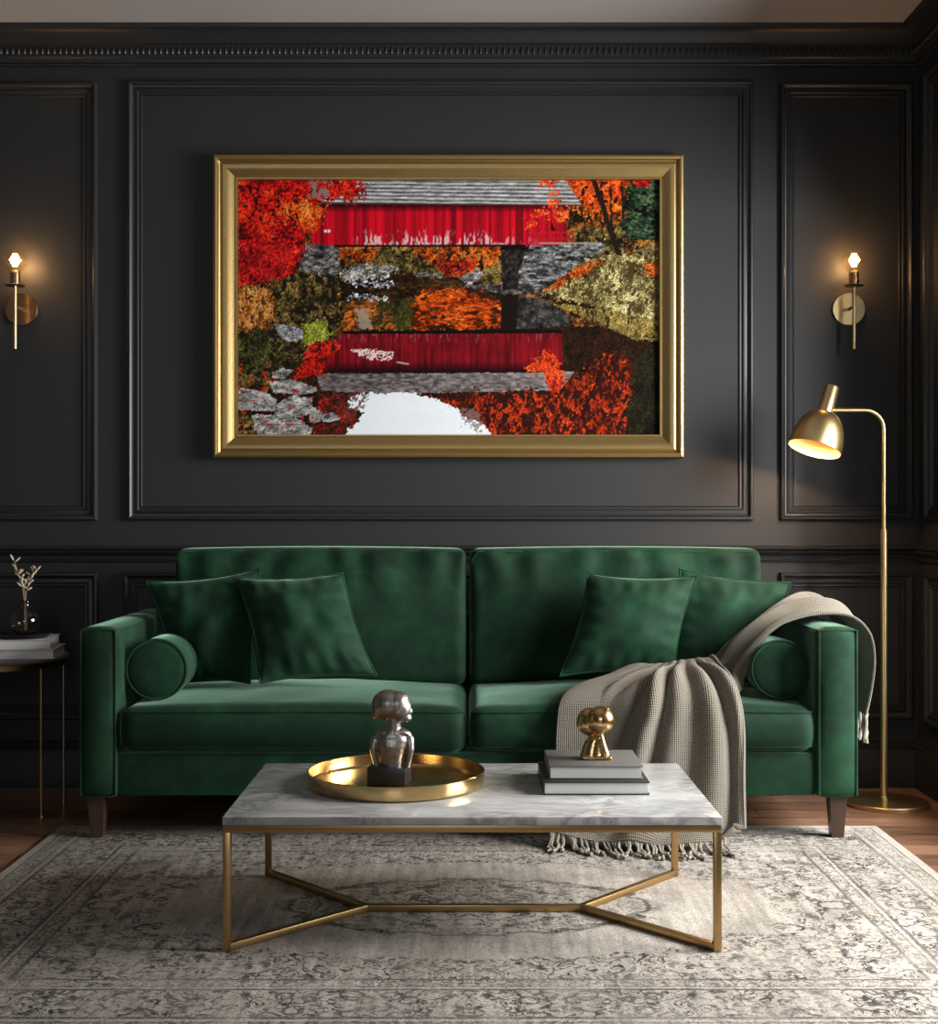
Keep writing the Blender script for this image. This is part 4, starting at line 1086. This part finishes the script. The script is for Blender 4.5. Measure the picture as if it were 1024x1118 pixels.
    st_ = 0.55+0.5*vn(px/2.4, py/30, 105)+0.18*vn(px/8, py/8, 106)
    put(rb_, rgb(122, 12, 24)*(st_*np.clip((406-py)/14, 0.35, 1))[..., None])
    put(rb_*np.clip((fb(2.2, 10, 107)-0.62)/0.08, 0, 1)*np.clip((374-py)/8, 0, 1)*0.6, (150, 96, 100))
    put(seg((376, 361), (612, 360), 1.5), (10, 7, 8)); put(seg((352, 404), (612, 403), 1.2, 2), (22, 8, 10))
    put(poly([(346, 405), (500, 405), (627, 403), (616, 416), (600, 423), (430, 427), (352, 424)], 1.5, 4, 108), np.clip(96+70*(fb(5, 2.0, 109, 3)-0.5)*2+0.10*(px-420), 50, 190)[..., None]*rgb(1, .93, .93))
    ro = leaves([(34, 12, 8), (96, 24, 10), (160, 44, 14), (196, 64, 22)], 2.3, 111, 0.47, (40, 16, 10), 0.6)
    put(poly([(452, 428), (600, 425), (630, 408), (664, 380), (690, 402), (688, 440), (690, 480), (450, 480), (476, 446)], 8, 7, 110), ro)
    put(poly([(592, 382), (606, 384), (614, 404), (612, 424), (600, 424), (590, 404), (570, 404)], 5, 5, 112), leaves([(150, 30, 14), (206, 58, 22), (226, 84, 34)], 2.3, 113, 0.36, (110, 26, 18), 0.6))
    for (a, b_, w) in (((668, 372), (634, 452), 1.4), ((634, 452), (640, 472), 1.2), ((676, 376), (662, 420), 0.9), ((648, 366), (640, 400), 0.8), ((630, 366), (636, 392), 0.8)): put(seg(a, b_, w, 5)*0.9, (28, 12, 8))
    put(poly([(700, 374), (725, 372), (725, 480), (676, 480), (684, 430)], 9, 8, 114)*0.9, leaves([(10, 10, 6), (22, 24, 14), (44, 40, 20)], 2.2, 115, sx=0.7))
    put(poly([(338, 374), (372, 370), (352, 404), (356, 408), (322, 410)], 5, 5, 116), leaves([(110, 12, 12), (190, 26, 18), (222, 52, 28)], 2.4, 117, 0.36, (60, 20, 12)))
    put(poly([(352, 430), (394, 426), (392, 480), (330, 480), (344, 452)], 5, 6, 118), leaves([(40, 14, 10), (110, 24, 18), (160, 36, 26)], 2.2, 119, 0.42, (46, 30, 22)))
    sky = poly([(384, 429), (412, 426), (454, 426), (468, 431), (478, 434), (500, 444), (510, 454), (530, 462), (540, 480), (368, 480), (386, 462), (398, 448), (380, 440)], 3.9, 4, 120)
    put(sky, rgb(218, 226, 232)*(0.97+0.05*fb(60, 20, 121))[..., None])
    put(poly([(500, 440), (524, 448), (526, 470), (508, 458)], 6, 4, 122)*(fb(3, 3, 123) > 0.46)*0.75, (120, 104, 100))
    put(poly([(376, 428), (402, 426), (398, 446), (374, 464)], 6, 4, 124)*(fb(3, 3, 125) > 0.52)*0.85, (84, 50, 42))
    put(poly([(384, 380), (400, 379), (430, 382), (428, 389), (416, 392), (396, 388)], 2.5, 3, 126)*(hsh(np.floor(px/1.6), np.floor(py/1.3), 127) > 0.3), (216, 192, 184))
    put(seg((434, 393), (446, 395), 0.7), (190, 170, 165))
    # rocks lower left
    for pts, s_ in (([(298, 404), (310, 399), (320, 402), (312, 411), (300, 410)], 130), ([(294, 414), (318, 411), (346, 420), (348, 424), (330, 428), (300, 426)], 132),
                    ([(255, 420), (290, 424), (304, 434), (300, 446), (255, 444)], 134), ([(300, 440), (320, 428), (342, 432), (340, 448), (318, 456), (300, 450)], 136),
                    ([(276, 450), (316, 448), (342, 464), (338, 480), (290, 480), (276, 462)], 138), ([(352, 450), (366, 447), (372, 453), (362, 458), (352, 456)], 140), ([(340, 440), (352, 446), (350, 458), (338, 458)], 142), ([(255, 446), (276, 452), (284, 480), (255, 480)], 144)):
        put(poly([(x_+0, y_+2.5) for x_, y_ in pts], 2, 5, s_), (24, 16, 14))
        if s_ != 144: put(poly(pts, 2, 5, s_), stones(8, s_, 96, 196, (1, .985, .97), 2.0))
        else: put(poly(pts, 3, 4, s_), leaves(OLV, 2.0, 145, 0.4))
    put(((hsh(np.floor(px/2.2), np.floor(py/1.8), 150) > 0.965) & (px < 345) & (py > 395)).astype(float), (196, 22, 26))
    # fine grain of the print
    g_ = np.where(img.min(-1) > 190, 0.05, 0.2)
    img = img*(1+g_*(hsh(np.floor(px*1.3), np.floor(py*1.3), 200)-0.5))[..., None]
    return np.clip(img, 0, 255), W_, H_
img, PW, PH = paint()
lin = np.where(img/255 <= 0.04045, img/255/12.92, ((img/255+0.055)/1.055)**2.4)
lin = np.clip(lin*1.0, 0, 0.88)
cx0, cx1 = FX0+fw-0.004, FX1-fw+0.004; cz0, cz1 = FZ0+fw-0.004, FZ1-fw+0.004; cy = WALL-0.014
xs = cx0+(cx1-cx0)*(np.arange(PW)+0.5)/PW; zs = cz1-(cz1-cz0)*(np.arange(PH)+0.5)/PH
xs[0], xs[-1], zs[0], zs[-1] = cx0, cx1, cz1, cz0
gx, gz = np.meshgrid(xs, zs); co = np.stack([gx, np.full_like(gx, cy), gz], -1).reshape(-1, 3)
ii = np.arange(PW*PH).reshape(PH, PW)
quads = np.stack([ii[1:, :-1], ii[1:, 1:], ii[:-1, 1:], ii[:-1, :-1]], -1).reshape(-1, 4)
# a backing board gives the canvas its thickness
nb = len(co); back = np.array([(cx0, WALL-0.004, cz1), (cx1, WALL-0.004, cz1), (cx1, WALL-0.004, cz0), (cx0, WALL-0.004, cz0)])
base = np.array(WLOC[pic.name])
me = bpy.data.meshes.new('canvas')
faces = [tuple(q_) for q_ in quads.tolist()]+[(nb, nb+1, nb+2, nb+3)]
me.from_pydata((np.concatenate([co, back])-base).tolist(), [], faces); me.update()
att = me.color_attributes.new('picture', 'FLOAT_COLOR', 'POINT')
rgba = np.ones((nb+4, 4), np.float32); rgba[:nb, :3] = lin.reshape(-1, 3); rgba[nb:, :3] = 0.2
att.data.foreach_set('color', rgba.ravel())
t = NT('printed_autumn_picture'); at = t.n('ShaderNodeAttribute'); at.attribute_name = 'picture'
t.set(Base_Color=at.outputs['Color'], Roughness=0.85); t.b.inputs['Specular IOR Level'].default_value = 0.08
me.materials.append(t.m)
o = bpy.data.objects.new('canvas', me); link(o, pic, WLOC[pic.name]); o['label'] = 'picture of a red covered bridge mirrored in an autumn river'
